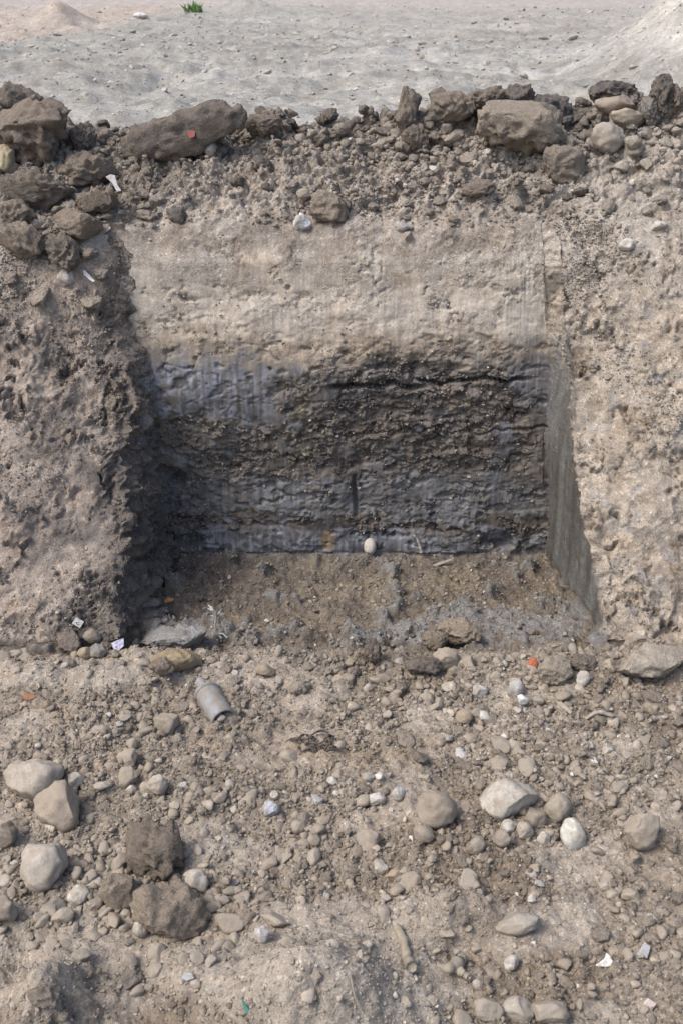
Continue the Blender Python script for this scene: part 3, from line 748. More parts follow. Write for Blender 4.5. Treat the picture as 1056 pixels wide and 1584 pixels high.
stone(98, 1418, 36, 26, (.3, .26, .21), 'grey brown oval stone below the white chalky stone', cuts=6)
stone(675, 1250, 66, 54, (.235, .195, .152), 'round brown mud-coated stone in centre foreground', cuts=6, sink=0.25)
stone(787, 1240, 94, 60, (.46, .43, .375), 'large flat pale stone with broken edges in right foreground', cuts=13, depth=(.45, .8), tilt=-0.1)
stone(885, 1290, 39, 48, (.52, .515, .455), 'smooth pale egg-shaped cobble in right foreground', cuts=4, tilt=-0.25, rough=0.02)
stone(862, 1249, 42, 42, (.30, .26, .205), 'brown grey stone right of the large flat pale stone', cuts=10)
stone(827, 1266, 38, 30, (.22, .18, .14), 'brown stone wedged under right end of the large flat pale stone', cuts=9)
stone(786, 1281, 26, 25, (.48, .46, .42), 'small white-grey stone just below the large flat pale stone', cuts=9)
stone(776, 1297, 28, 27, (.2, .165, .13), 'small dark brown stone left of two pale ones below the flat stone', cuts=5)
stone(811, 1284, 28, 26, (.36, .32, .265), 'small tan grey angular stone right of the white-grey one', cuts=11)
stone(840, 1297, 22, 20, (.42, .4, .35), 'small pale knobby stone left of the egg-shaped cobble', cuts=9)
stone(735, 1308, 32, 28, (.225, .19, .15), 'small round brown stone below and right of mud-coated stone', cuts=5)
stone(655, 1290, 34, 26, (.25, .21, .165), 'small round dusty stone below the mud-coated stone', cuts=5)
stone(418, 1252, 29, 27, (.40, .42, .46), 'blue-grey flecked stone in middle of the foreground', cuts=10, rough=0.08)
stone(425, 1230, 15, 14, (.62, .6, .55), 'tiny white pebble just above the blue-grey flecked stone', cuts=6)
stone(581, 1236, 31, 21, (.50, .48, .45), 'pale smooth oval stone left of the mud-coated stone', cuts=5, tilt=-0.2)
stone(616, 1227, 22, 20, (.46, .47, .48), 'small blue-white angular stone right of the pale oval stone', cuts=11)
stone(570, 1202, 20, 15, (.27, .255, .24), 'small grey flat pebble above the pale oval stone', cuts=6)
stone(586, 1201, 14, 12, (.6, .57, .52), 'tiny white pebble above the pale oval stone', cuts=5)
stone(790, 1489, 21, 25, (.60, .59, .57), 'white pebble beside the hollow in lower right foreground', cuts=7, tilt=0.3)
stone(738, 1523, 17, 15, (.46, .42, .36), 'small pale round pebble below the bone', cuts=4)
stone(992, 1284, 54, 62, (.31, .265, .21), 'long grey brown stone slanting near right edge', cuts=9, tilt=0.5)
stone(405, 1446, 25, 27, (.52, .53, .55), 'bluish white stone at upper edge of the dusty mound', cuts=8)
stone(198, 1202, 33, 32, (.33, .275, .21), 'tan blocky stone right of the large pale angular stone', cuts=12)
stone(243, 1214, 33, 30, (.39, .345, .28), 'pale tan rounded stone, second right of the large angular stone', cuts=7)
stone(157, 1216, 25, 13, (.6, .58, .53), 'flat white pebble left of the tan blocky stone', cuts=6)
stone(203, 1221, 19, 14, (.5, .47, .41), 'small pale pebble below the tan blocky stone', cuts=6)
stone(258, 1120, 40, 32, (.22, .185, .14), 'brown stone lying below left of the glass bottle', cuts=9)
stone(717, 1108, 27, 22, (.28, .215, .14), 'rusty tan pebble in rubble right of centre', cuts=5)
stone(800, 1428, 72, 30, (.33, .3, .255), 'long flat grey stone half buried in lower right foreground', cuts=9, tilt=-0.15, sink=0.45)
stone(757, 1560, 50, 34, (.3, .265, .21), 'tan flat stone at bottom edge right of centre', cuts=9)
stone(800, 1562, 52, 40, (.36, .33, .28), 'pale slab at bottom edge, right of the tan flat stone', cuts=11)
stone(850, 1565, 56, 36, (.3, .265, .215), 'broad dusty stone at bottom edge, below right of the hollow', cuts=7)
stone(612, 1352, 34, 18, (.34, .24, .16), 'orange brown flat stone in middle foreground', cuts=9)
stone(8, 1290, 40, 40, (.17, .14, .11), 'dark rounded stone cut by left edge', cuts=6)
stone(5, 1408, 46, 44, (.24, .2, .16), 'brown rounded stone cut by left edge, below the large rounded pale stone', cuts=6)
# stones and clods along the near rim of the pit
clod(275, 1021, 78, 38, (.29, .225, .13), 'ochre stained flat clod at near rim of pit, left of centre', rough=0.14, cuts=9)
clod(252, 1032, 44, 30, (.16, .13, .10), 'dark clod under left end of the ochre stained clod', rough=0.18)
clod(111, 992, 40, 40, (.14, .115, .098), 'dark brown blocky clod below the printed white card', rough=0.16, cuts=10)
stone(143, 985, 30, 24, (.24, .2, .16), 'tan rounded stone right of the dark blocky clod', cuts=6)
stone(150, 1006, 34, 24, (.17, .17, .172), 'slate grey angular stone at left end of near rim', cuts=12)
stone(131, 1010, 24, 18, (.30, .22, .10), 'rusty yellow stone left of the slate grey stone', cuts=8)
clod(575, 1008, 34, 44, (.115, .092, .075), 'dark brown crumbly clod standing at near rim in the centre', rough=0.3)
clod(655, 1030, 62, 26, (.10, .085, .075), 'low black brown clod at near rim right of centre', rough=0.2)
stone(689, 1018, 40, 36, (.30, .25, .185), 'rounded tan stone at near rim below the tan clod', cuts=5)
clod(710, 976, 70, 44, (.25, .205, .145), 'tan clod on the grey clay in the right half of pit floor', rough=0.2, cuts=8)
clod(672, 990, 44, 26, (.19, .155, .115), 'brown clod touching left side of the tan clod', rough=0.2)
clod(858, 1037, 58, 44, (.27, .235, .185), 'dusty rounded lump at near rim right of the red brick', rough=0.14, cuts=4)
stone(902, 1050, 22, 26, (.50, .49, .46), 'pale white stone right of the dusty rounded lump', cuts=7)
clod(900, 1026, 44, 28, (.13, .108, .088), 'dark clod behind the pale white stone at right rim', rough=0.22)
stone(693, 1062, 26, 17, (.46, .40, .31), 'cream stone at near rim, below the rounded tan stone', cuts=9)
stone(742, 1070, 24, 18, (.42, .42, .42), 'light grey stone right of the cream stone', cuts=9)
stone(797, 1066, 26, 32, (.36, .36, .345), 'upright grey stone below the red brick fragment', cuts=9)
stone(808, 1082, 18, 15, (.6, .59, .55), 'small white stone at foot of the upright grey stone', cuts=9)
stone(410, 1037, 32, 20, (.25, .19, .12), 'ochre brown stone right of the ochre stained clod', cuts=8)
clod(1010, 1020, 120, 50, (.33, .29, .235), 'pale dusty lump of earth at right end of near rim', rough=0.12, cuts=4, sink=0.4)
# the spoil ridge
clod(275, 212, 238, 68, (.105, .09, .08), 'long log-shaped dark clod lying along the ridge at left', name='earth_clod', tilt=-0.33, rough=0.21, deep=0.5, sink=0.15, cuts=9)
clod(50, 208, 132, 100, (.155, .125, .10), 'big dark clod with pale dusty cap near left edge of ridge', rough=0.28, sink=0.2)
clod(22, 156, 84, 52, (.105, .09, .078), 'dark clod on the ridge cut by top of left edge', rough=0.24)
clod(135, 262, 88, 52, (.17, .14, .108), 'brown crumbly clod left of the white plastic scrap', rough=0.36)
clod(128, 215, 44, 44, (.11, .095, .085), 'small dark clod between the big capped clod and the log-shaped one', rough=0.3)
stone(9, 245, 28, 42, (.44, .37, .22), 'yellowish block of stone cut by left edge', cuts=12)
clod(30, 372, 90, 56, (.2, .165, .13), 'flat-topped brown clod at left edge above the left bank', rough=0.2, cuts=9)
clod(120, 348, 70, 46, (.19, .152, .118), 'brown slab of earth in the heap of clods at left', rough=0.14, cuts=10)
clod(60, 300, 110, 56, (.15, .128, .104), 'rough grey brown clod in the heap at left, under the capped clod', rough=0.36)
clod(150, 312, 70, 50, (.165, .135, .105), 'rugged brown clod below the white plastic scrap', rough=0.32)
clod(100, 390, 60, 56, (.13, .112, .095), 'dark crumbly clod above the white-grey stone at left', rough=0.34)
clod(28, 330, 60, 40, (.19, .155, .122), 'tan topped clod on left edge in the heap', rough=0.2, cuts=9)
stone(103, 429, 27, 27, (.50, .49, .465), 'white-grey stone in heap of clods at left', cuts=9, tilt=0.4)
stone(325, 230, 20, 21, (.52, .53, .54), 'shiny white stone below right end of log-shaped clod', cuts=8)
stone(467, 345, 28, 29, (.72, .74, .78), 'bright white lump of stone at upper edge of pit', cuts=8, rough=0.08)
clod(507, 320, 64, 50, (.215, .178, .138), 'brown clod right of the bright white stone', rough=0.18, cuts=8)
stone(623, 351, 21, 15, (.34, .335, .34), 'small flat grey stone above pit rim, right of centre', cuts=8)
stone(631, 367, 14, 17, (.25, .21, .17), 'small brown pebble hanging below the flat grey stone', cuts=5)
stone(624, 327, 16, 15, (.42, .39, .34), 'small pale pebble above the flat grey stone', cuts=5)
stone(968, 379, 25, 18, (.58, .56, .51), 'white wedge-shaped stone on right bank', cuts=11)
stone(1018, 349, 27, 15, (.50, .48, .43), 'pale flat stone near right edge above the wedge-shaped stone', cuts=10, tilt=-0.4)
clod(804, 200, 140, 74, (.235, .20, .16), 'big pitted grey brown boulder on the ridge, right of centre', name='boulder', tilt=0.12, rough=0.25, cuts=8, category='boulder', sink=0.2)
clod(632, 170, 38, 66, (.155, .13, .105), 'upright finger of earth standing on the ridge', rough=0.16, sink=0.25, cuts=3)
clod(641, 212, 42, 36, (.13, .108, .09), 'dark brown clod at foot of upright finger of earth', rough=0.2)
clod(700, 170, 72, 50, (.175, .145, .115), 'brown clod left of the pitted boulder', rough=0.3)
clod(745, 155, 66, 40, (.14, .118, .095), 'dark brown clod behind left end of the pitted boulder', rough=0.36)
clod(800, 152, 52, 42, (.085, .078, .075), 'black brown crumbly clod right behind the pitted boulder', rough=0.4)
clod(852, 172, 76, 58, (.062, .058, .066), 'black peaty clod right of the pitted boulder', rough=0.42, tilt=0.4)
clod(948, 146, 76, 42, (.07, .066, .067), 'black crumbly clod on the ridge above the reddish stone', rough=0.4)
clod(1022, 150, 44, 62, (.085, .077, .07), 'tall black brown clod near right edge of ridge', rough=0.42)
clod(1008, 172, 36, 40, (.15, .145, .14), 'grey clod at foot of the tall black brown clod', rough=0.22)
stone(950, 163, 62, 28, (.27, .21, .165), 'reddish brown stone under the black crumbly clod', cuts=9)
stone(968, 184, 52, 27, (.36, .30, .225), 'tan wedge of stone below the reddish brown stone', cuts=12)
clod(930, 180, 44, 30, (.21, .18, .152), 'grey brown clod left of the tan wedge of stone', rough=0.2)
clod(1045, 158, 40, 50, (.16, .13, .105), 'brown clod cut by right edge of the ridge', rough=0.3)
clod(872, 256, 74, 62, (.2, .172, .142), 'grey brown clod below right of the pitted boulder', rough=0.16, cuts=9)
clod(410, 195, 60, 34, (.15, .122, .1), 'brown clod just right of the log-shaped clod', rough=0.3)
stone(940, 215, 56, 46, (.33, .3, .255), 'rounded dusty lump of stone below the tan wedge', cuts=6, rough=0.08)
stone(470, 300, 24, 18, (.28, .24, .19), 'tan pebble above the bright white stone', cuts=8)

# ------------------------------------------------------------------ loose stones as individuals, by the hundred
SM = [stone_mesh('stone', 500 + i, 3, 8 + i % 8, (0.45, 0.88), 0.08, STONE) for i in range(18)]
CM = [clod_mesh('earth_clod', 600 + i, 4, 0.16 + 0.03 * (i % 6), 5, CLOD) for i in range(10)]
def cell_area(Q):
    return np.linalg.norm(np.cross(Q[1:, :-1] - Q[:-1, :-1], Q[:-1, 1:] - Q[:-1, :-1]), axis=2)
CA = cell_area(P)
uu, vv, dd = project(P.reshape(-1, 3)); uu, vv, dd = [q.reshape(NR, NC)[:-1, :-1] for q in (uu, vv, dd)]
inframe = (uu > 0) & (uu < IW) & (vv > 0) & (vv < IH) & (dd > 0.3)
nearfr = (uu > -260) & (uu < IW + 260) & (vv > -100) & (vv < IH + 160) & (dd > 0.3)
Pc = P[:-1, :-1]; Nc = Nn[:-1, :-1]; Ccc = Cc[:-1, :-1]
def sample(weight, n, rng):
    w_ = (weight * CA).ravel(); w_ = w_ / w_.sum()
    return rng.choice(len(w_), n, p=w_)
def sizes(n, lo, hi, a, rng):
    q = rng.random(n)
    return (lo ** -a + q * (hi ** -a - lo ** -a)) ** (-1 / a)

rub = fbm(A32 / 0.28, S32 / 0.24, 3, 301)[:-1, :-1]
taken = [(o.location.x, o.location.y, o.location.z, max(o.scale)) for o in col.objects if o.get('category') in ('stone', 'clod', 'boulder')]
def free(p, r):
    for (x, y, z, q) in taken:
        if (x - p[0]) ** 2 + (y - p[1]) ** 2 + (z - p[2]) ** 2 < (0.8 * q + 0.7 * r) ** 2: return False
    return True
marks = []
for o in col.objects:
    if o.get('short') and min(o.scale) > 0.012 and len(o['short'].split()) > 1: marks.append((o['short'], *[float(q[0]) for q in project(np.array([o.location[:]]))]))
_count = {}
for q in marks: _count[q[0]] = _count.get(q[0], 0) + 1
marks = [q for q in marks if _count[q[0]] == 1 and len(q[0].split()) >= 2]
for o in col.objects:
    if 'short' in o: del o['short']
def tone(c):
    c = list(c)[:3]; l = sum(c) / 3; w_ = c[0] / max(c[2], 1e-3)
    if l > 0.40: return 'whitish'
    if l > 0.32: return 'pale'
    if w_ < 1.22: return 'grey'
    if l < 0.115: return 'blackish'
    if l < 0.165: return 'dark brown'
    return 'tan' if (l > 0.235 and w_ > 1.3) else 'brown'
used_labels = set()
def describe(kind, o, r, where):
    u, v, d = [float(q[0]) for q in project(np.array([o.location[:]]))]
    px = 2 * r * FPX / d
    size = 'tiny' if px < 14 else ('small' if px < 24 else ('middling' if px < 36 else 'large'))
    form = 'flat' if o.scale[2] < 0.56 * max(o.scale[:2]) else ('long' if max(o.scale[:2]) > 1.45 * min(o.scale[:2]) else 'rounded')
    for best in sorted(marks, key=lambda q: math.hypot(q[1] - u, q[2] - v))[:6]:
        du, dv = u - best[1], v - best[2]
        side_ = ('right of' if du > 0 else 'left of') if abs(du) > 1.6 * abs(dv) else (('below' if dv > 0 else 'above') if abs(dv) > 1.6 * abs(du) else ('below and ' if dv > 0 else 'above and ') + ('right of' if du > 0 else 'left of'))
        dist = math.hypot(du, dv)
        far_ = 'close ' if dist < 55 else ('' if dist < 110 else 'well ')
        text = f"{size} {form} {tone(o.color)} {kind} {far_}{side_} the {best[0]}"
        if text not in used_labels: break
    used_labels.add(text)
    return text
def scatter_individuals(n, weight, lo, hi, a, meshes, name, label, category, group, palette, rng, lift=0.12, tint=0.5):
    got = 0
    for q in sample(weight, n * 4, rng):
        if got >= n: break
        i, j = divmod(int(q), NC - 1)
        p, nn = Pc[i, j], Nc[i, j]; r = float(sizes(1, lo, hi, a, rng)[0])
        if not free(p, r): continue
        taken.append((p[0], p[1], p[2], r)); got += 1
        o = bpy.data.objects.new(name, meshes[int(rng.integers(len(meshes)))])
        o.location = p + nn * r * lift
        o.rotation_euler = (rng.uniform(-0.5, 0.5), rng.uniform(-0.5, 0.5), rng.uniform(0, 6.28))
        o.scale = (r * rng.uniform(0.85, 1.35), r * rng.uniform(0.75, 1.1), r * rng.uniform(0.55, 0.85))
        pc = np.array(palette[int(rng.integers(len(palette)))]) * rng.uniform(0.8, 1.2)
        c = pc * tint + Ccc[i, j] * (1 - tint)
        o.color = (*desat([float(x) for x in c]), 1)
        link(o, label=describe(name.replace('earth_', ''), o, r, label), category=category, group=group)
rng = np.random.default_rng(11)
DUN = [(.29, .25, .2), (.25, .21, .165), (.33, .29, .235), (.23, .19, .145), (.3, .25, .19), (.27, .24, .2)]
PALE = [(.5, .48, .44), (.44, .42, .38), (.42, .42, .42), (.55, .53, .49), (.4, .36, .3)]
fgm = (seg2[:-1, :-1] == 1) & inframe
dd_fg = dusty[:-1, :-1]
w_fg = fgm * np.clip(0.12 + 0.4 * rub + np.exp(-((X[:-1, :-1] - 0.5) / 0.45) ** 2 - ((Y[:-1, :-1] - 1.83) / 0.26) ** 2) + 0.4 * np.exp(-((Y[:-1, :-1] - 1.35) / 0.15) ** 2), 0.03, 2) * (1 - 0.85 * dd_fg)
w_left = fgm * np.exp(-((uu - 130) / 150) ** 2 - ((vv - 1400) / 60) ** 2) * 2
w_rim = fgm * np.exp(-((vv - 1022) / 28) ** 2) * 3 * (1 - 0.8 * dd_fg)
scatter_individuals(105, w_fg + w_rim, 0.012, 0.030, 2.6, SM, 'stone', 'small dusty brown stone loose in the rubble in front of pit', 'stone', 'brown stones in the foreground rubble', DUN, rng)
scatter_individuals(110, w_fg + w_rim, 0.012, 0.034, 2.4, CM, 'earth_clod', 'c', 'clod', 'clods in the foreground rubble', [(.25, .212, .17), (.21, .176, .14), (.29, .25, .205)], rng)
scatter_individuals(45, w_left, 0.011, 0.026, 2.0, SM, 'stone', 'small brown stone in tight cluster below the white chalky stone', 'stone', 'stones clustered in lower left foreground', DUN, rng)
scatter_individuals(60, w_fg, 0.008, 0.017, 2.2, SM, 'stone', 'small pale stone scattered in the rubble in front of pit', 'stone', 'pale stones in the foreground rubble', PALE, rng, tint=0.8)
bsm = (seg2[:-1, :-1] == 4) & inframe
EARTH = [(.24, .203, .165), (.2, .168, .136), (.28, .24, .198), (.175, .147, .12)]
w_lc = (bsm | ((seg2[:-1, :-1] == 3) & (Z[:-1, :-1] > 0.72) & inframe & (slot[:-1, :-1] < 0.1))) * np.exp(-((uu - 70) / 110) ** 2 - ((vv - 340) / 90) ** 2) * 1.0
scatter_individuals(55, w_lc, 0.02, 0.055, 1.6, CM, 'earth_clod', 'brown clod of earth in the tumbled heap above left bank', 'clod', 'clods heaped above the left bank', EARTH, rng, lift=0.35)
scatter_individuals(75, bsm * np.clip(sstep(1.1, 1.24, Z[:-1, :-1]), 0.05, 1) * 1.0, 0.018, 0.05, 2.0, CM, 'earth_clod', 'dark brown clod along the crest of spoil ridge', 'clod', 'clods along the ridge crest', [(.13, .108, .088), (.105, .09, .077), (.16, .132, .108), (.08, .072, .07)], rng, lift=0.4, tint=0.85)
scatter_individuals(70, bsm * 1.0, 0.012, 0.034, 2.2, CM, 'earth_clod', 'small brown clod on the slope behind pit', 'clod', 'clods on the slope behind the pit', EARTH, rng, lift=0.3)
scatter_individuals(35, bsm * 1.0, 0.007, 0.015, 2.0, SM, 'stone', 'small pale stone on the slope behind pit', 'stone', 'pale stones on the slope behind the pit', PALE, rng, tint=0.8)
flm = (seg2[:-1, :-1] == 2) & inframe & (slot[:-1, :-1] > 0.9)
scatter_individuals(40, flm * sstep(2.75, 2.25, Y[:-1, :-1]), 0.01, 0.03, 2.0, CM, 'earth_clod', 'dark clod lying on the pit floor near its front', 'clod', 'clods on the pit floor', [(.12, .1, .083), (.15, .125, .1), (.15, .148, .142), (.2, .165, .12)], rng, lift=0.3, tint=0.8)

# ------------------------------------------------------------------ gravel and crumbs past counting (geometry nodes)
def proto_collection(name, meshes):
    c = bpy.data.collections.new(name)
    for i, me in enumerate(meshes):
        c.objects.link(bpy.data.objects.new(f'{name}_grain', me))
    return c
def low(me, mat):
    m2 = me.copy(); m2.materials.clear(); m2.materials.append(mat); return m2
PEB = proto_collection('gravel', [stone_mesh('gravel', 700 + i, 2, 8 + i % 8, (0.42, 0.88), 0.10, GRAVEL) for i in range(16)])
CRB = proto_collection('crumb', [clod_mesh('crumb', 800 + i, 3, 0.2, 5, CRUMB) for i in range(8)])
def stuff(name, label, protos, pts, nrm, rad, tint, rng, kind='stuff', category='gravel', flat=(0.55, 0.9)):
    n = len(pts)
    me = bpy.data.meshes.new(name); me.vertices.add(n); me.vertices.foreach_set('co', np.asarray(pts, F32).ravel())
    at = me.attributes.new('rot', 'FLOAT_VECTOR', 'POINT')
    e = np.stack([rng.uniform(-0.6, 0.6, n), rng.uniform(-0.6, 0.6, n), rng.uniform(0, 6.28, n)], -1)
    at.data.foreach_set('vector', e.astype(F32).ravel())
    at = me.attributes.new('size', 'FLOAT_VECTOR', 'POINT')
    s = np.stack([rad * rng.uniform(0.85, 1.35, n), rad * rng.uniform(0.75, 1.1, n), rad * rng.uniform(*flat, n)], -1)
    at.data.foreach_set('vector', s.astype(F32).ravel())
    at = me.attributes.new('tint', 'FLOAT_COLOR', 'POINT')
    t4 = np.ones((n, 4), F32); t4[:, :3] = np.clip(tint, 0.02, 0.8); at.data.foreach_set('color', t4.ravel())
    at = me.attributes.new('pick', 'INT', 'POINT'); at.data.foreach_set('value', rng.integers(0, 1000, n).astype(np.int32))
    o = link(bpy.data.objects.new(name, me), label=label, category=category, kind=kind)
    ng = bpy.data.node_groups.new(name, 'GeometryNodeTree')
    ng.interface.new_socket('Geometry', in_out='INPUT', socket_type='NodeSocketGeometry')
    ng.interface.new_socket('Geometry', in_out='OUTPUT', socket_type='NodeSocketGeometry')
    gi, go = ng.nodes.new('NodeGroupInput'), ng.nodes.new('NodeGroupOutput')
    ci = ng.nodes.new('GeometryNodeCollectionInfo'); ci.inputs['Collection'].default_value = protos
    ci.inputs['Separate Children'].default_value = True; ci.inputs['Reset Children'].default_value = True
    ip = ng.nodes.new('GeometryNodeInstanceOnPoints'); ip.inputs['Pick Instance'].default_value = True
    def attr(nm, ty):
        a_ = ng.nodes.new('GeometryNodeInputNamedAttribute'); a_.data_type = ty; a_.inputs['Name'].default_value = nm; return a_.outputs['Attribute']
    ng.links.new(gi.outputs[0], ip.inputs['Points']); ng.links.new(ci.outputs[0], ip.inputs['Instance'])
    ng.links.new(attr('pick', 'INT'), ip.inputs['Instance Index'])
    ng.links.new(attr('rot', 'FLOAT_VECTOR'), ip.inputs['Rotation']); ng.links.new(attr('size', 'FLOAT_VECTOR'), ip.inputs['Scale'])
    ng.links.new(ip.outputs[0], go.inputs[0])
    md = o.modifiers.new('scatter', 'NODES'); md.node_group = ng
    return o
def grains(name, label, protos, weight, n, lo, hi, a, rng, palette=None, share=0.1, lift=0.2, var=0.16, bright=1.0, category='gravel'):
    q = sample(weight, n, rng); i, j = np.divmod(q, NC - 1)
    r = sizes(n, lo, hi, a, rng)
    jit = rng.normal(size=(n, 3)) * 0.0015
    pts = Pc[i, j] + Nc[i, j] * (r * lift)[:, None] + jit
    c = Ccc[i, j] * rng.normal(1.0, var, n)[:, None] * bright
    if palette is not None:
        k_ = rng.random(n) < share
        c[k_] = np.array(palette)[rng.integers(0, len(palette), k_.sum())] * rng.uniform(0.8, 1.15, k_.sum())[:, None]
    return stuff(name, label, protos, pts, None, r, c, rng, category=category)
fgn = (seg2[:-1, :-1] == 1) & nearfr
Xc, Yc = X[:-1, :-1], Y[:-1, :-1]
def g2(cx, cy, sx, sy, a): return a * np.exp(-((Xc - cx) / sx) ** 2 - ((Yc - cy) / sy) ** 2)
heap = g2(0.55, 1.85, 0.42, 0.26, 1.0) + g2(-0.42, 1.41, 0.30, 0.13, 1.1) + g2(0.22, 1.12, 0.25, 0.09, 0.6) + g2(-0.55, 2.175, 0.4, 0.025, 0.9) + g2(0.2, 1.5, 0.5, 0.12, 0.35) + g2(-0.55, 1.75, 0.3, 0.12, 0.3)
wf = fgn * np.clip(0.16 + 0.35 * rub + heap * (1 + 0.7 * rub), 0.03, 2) * (1 - 0.8 * dd_fg)
wc = fgn * np.clip(0.5 + 0.6 * rub + 0.5 * heap, 0.05, 2) * (1 - 0.85 * dd_fg)
grains('gravel', 'dusty gravel spread over the ground in front of pit', PEB, wf + fgn * 0.02, 13000, 0.0025, 0.018, 1.8, rng, PALE, 0.07, lift=0.06, bright=1.05, var=0.18)
grains('earth_crumbs', 'small crumbs of earth spread over the ground in front of pit', CRB, wc, 26000, 0.002, 0.013, 2.1, rng, None, 0, lift=0.05, var=0.18)
grains('fine_grit', 'fine grit strewn over the ground in front of pit', PEB, fgn * 1.0 / np.maximum(dd, 0.5), 16000, 0.0015, 0.0034, 2.0, rng, PALE, 0.10, bright=1.08)
flo = (seg2[:-1, :-1] == 2) & nearfr & (slot[:-1, :-1] > 0.9)
grains('pit_floor_gravel', 'small dark crumbs and gravel on the pit floor', PEB, flo * 1.0, 7000, 0.0018, 0.009, 2.4, rng, PALE, 0.04)
bsn = (seg2[:-1, :-1] == 4) & nearfr
grains('loose_earth', 'loose brown crumbs of earth on the slope behind pit', CRB, bsn * np.clip(0.6 + rub, 0.1, 2), 10000, 0.0025, 0.013, 2.2, rng, PALE, 0.035, bright=1.05)
grains('crest_earth', 'crumbled dark earth packed between the clods on the ridge crest', CRB, bsn * sstep(1.08, 1.2, Z[:-1, :-1]) + bsn * 1.0 * np.exp(-((uu - 90) / 110) ** 2 - ((vv - 320) / 100) ** 2), 4500, 0.006, 0.030, 1.8, rng, None, 0, lift=0.2, bright=1.05, var=0.15)
bkn = (seg2[:-1, :-1] == 3) & nearfr & ((slot[:-1, :-1] < 0.03) | ((slot[:-1, :-1] < 0.98) & (X[:-1, :-1] < 0)))
grains('bank_crumbs', 'crumbs of earth clinging to the two banks', CRB, bkn * np.clip(0.25 + rub, 0.03, 2) * (0.5 + 1.5 * (Z[:-1, :-1] > 0.75)), 32000, 0.0014, 0.008, 2.2, rng, PALE, 0.02, lift=0.1)
wln = onback[:-1, :-1] & nearfr
grains('wall_grit', 'small stones and flecks in the cut face of pit', PEB, wln * (0.01 + (1 - smear[:-1, :-1]) ** 1.5), 9000, 0.0013, 0.007, 2.3, rng, PALE, 0.05, lift=0.05)
# far field stones
nf = 15000
yy = rng.uniform(0, 1, nf); yy = 4.2 * (34 / 4.2) ** yy
xx = yy * rng.uniform(-0.5, 0.5, nf)
rr = sizes(nf, 0.006, 0.05, 2.2, rng) * np.clip(yy / 9, 0.7, 1.8)
ff = np.stack([xx, yy, field_height(xx, yy) + rr * 0.1], -1)
tt = np.array([.43, .42, .395])[None] * rng.normal(1, 0.14, nf)[:, None]
bank_ = (ff[:, 2] > 1.05) & (xx > 1); tt[bank_] = np.array([.50, .475, .43]) * rng.normal(1, 0.1, bank_.sum())[:, None]
red_ = (xx < -4.4) & (yy > 15); tt[red_] *= np.array([1.15, 0.95, 0.8])
stuff('field_rubble', 'pale crushed stone strewn over the field behind the ridge', PEB, ff, None, rr, tt, rng, flat=(0.3, 0.55))

# ------------------------------------------------------------------ small finds and litter
def lathe(profile, seg_=24):
    vs, fs = [], []
    for (r, z) in profile:
        for k_ in range(seg_):
            a_ = 2 * math.pi * k_ / seg_; vs.append((r * math.cos(a_), r * math.sin(a_), z))
    for i in range(len(profile) - 1):
        for k_ in range(seg_):
            a_, b_ = i * seg_ + k_, i * seg_ + (k_ + 1) % seg_
            fs.append((a_, b_, b_ + seg_, a_ + seg_))
    return np.array(vs), np.array(fs)
def tube(pts, radii, seg_=7):
    pts = [Vector(p) for p in pts]; vs, fs = [], []
    for i, p in enumerate(pts):
        d = (pts[min(i + 1, len(pts) - 1)] - pts[max(i - 1, 0)]).normalized()
        a_ = d.orthogonal().normalized(); b_ = d.cross(a_)
        for k_ in range(seg_):
            t_ = 2 * math.pi * k_ / seg_
            vs.append(p + (a_ * math.cos(t_) + b_ * math.sin(t_)) * radii[i])
    for i in range(len(pts) - 1):
        for k_ in range(seg_):
            a_, b_ = i * seg_ + k_, i * seg_ + (k_ + 1) % seg_
            fs.append((a_, b_, b_ + seg_, a_ + seg_))
    n = len(vs); vs += [pts[0], pts[-1]]
    for k_ in range(seg_):
        fs.append((k_, (k_ + 1) % seg_, n, n)); fs.append(((len(pts) - 1) * seg_ + (k_ + 1) % seg_, (len(pts) - 1) * seg_ + k_, n + 1, n + 1))
    return vs, fs
def pymesh(name, vs, fs, mat, smooth=True):
    me = bpy.data.meshes.new(name)
    me.from_pydata([tuple(v) for v in vs], [], [tuple(dict.fromkeys(int(q) for q in f_)) for f_ in fs])
    for p in me.polygons: p.use_smooth = smooth
    me.materials.append(mat); me.update()
    return me
def empty(name, loc, rot=(0, 0, 0), **kw):
    o = bpy.data.objects.new(name, None); o.location = loc; o.rotation_euler = rot; o.empty_display_size = 0.02
    return link(o, **kw)
def part(name, me, parent, loc=(0, 0, 0), rot=(0, 0, 0), scale=(1, 1, 1)):
    o = bpy.data.objects.new(name, me); o.location = loc; o.rotation_euler = rot; o.scale = scale
    return link(o, parent)

# glass bottle, half buried, frosted with dirt
m_glass, nt, b = new_mat('dirty_glass')
geo = N(nt, 'ShaderNodeNewGeometry')
nz = noise_node(nt, geo.outputs['Position'], 45, 5, 0.7)
nt.links.new(mixcol(nt, maprange(nt, nz, 0.38, 0.58, 0, 1), (.33, .35, .375), (.29, .25, .205)), b.inputs['Base Color'])
nt.links.new(maprange(nt, nz, 0.4, 0.6, 0.18, 0.8), b.inputs['Roughness'])
b.inputs['Transmission Weight'].default_value = 0.25; b.inputs['Specular IOR Level'].default_value = 0.5; b.inputs['IOR'].default_value = 1.3
hp, hn, hd = hit(333, 1090)
R_ = 0.033
bo = empty('glass_bottle', hp + Vector((0, -0.01, 0.008)), label='dirty clear glass bottle half buried in soil at near rim of pit', category='bottle')
ax = Vector((0.058, -0.10, -0.012)).normalized()
bo.rotation_mode = 'QUATERNION'; bo.rotation_quaternion = ax.to_track_quat('Z', 'Y')
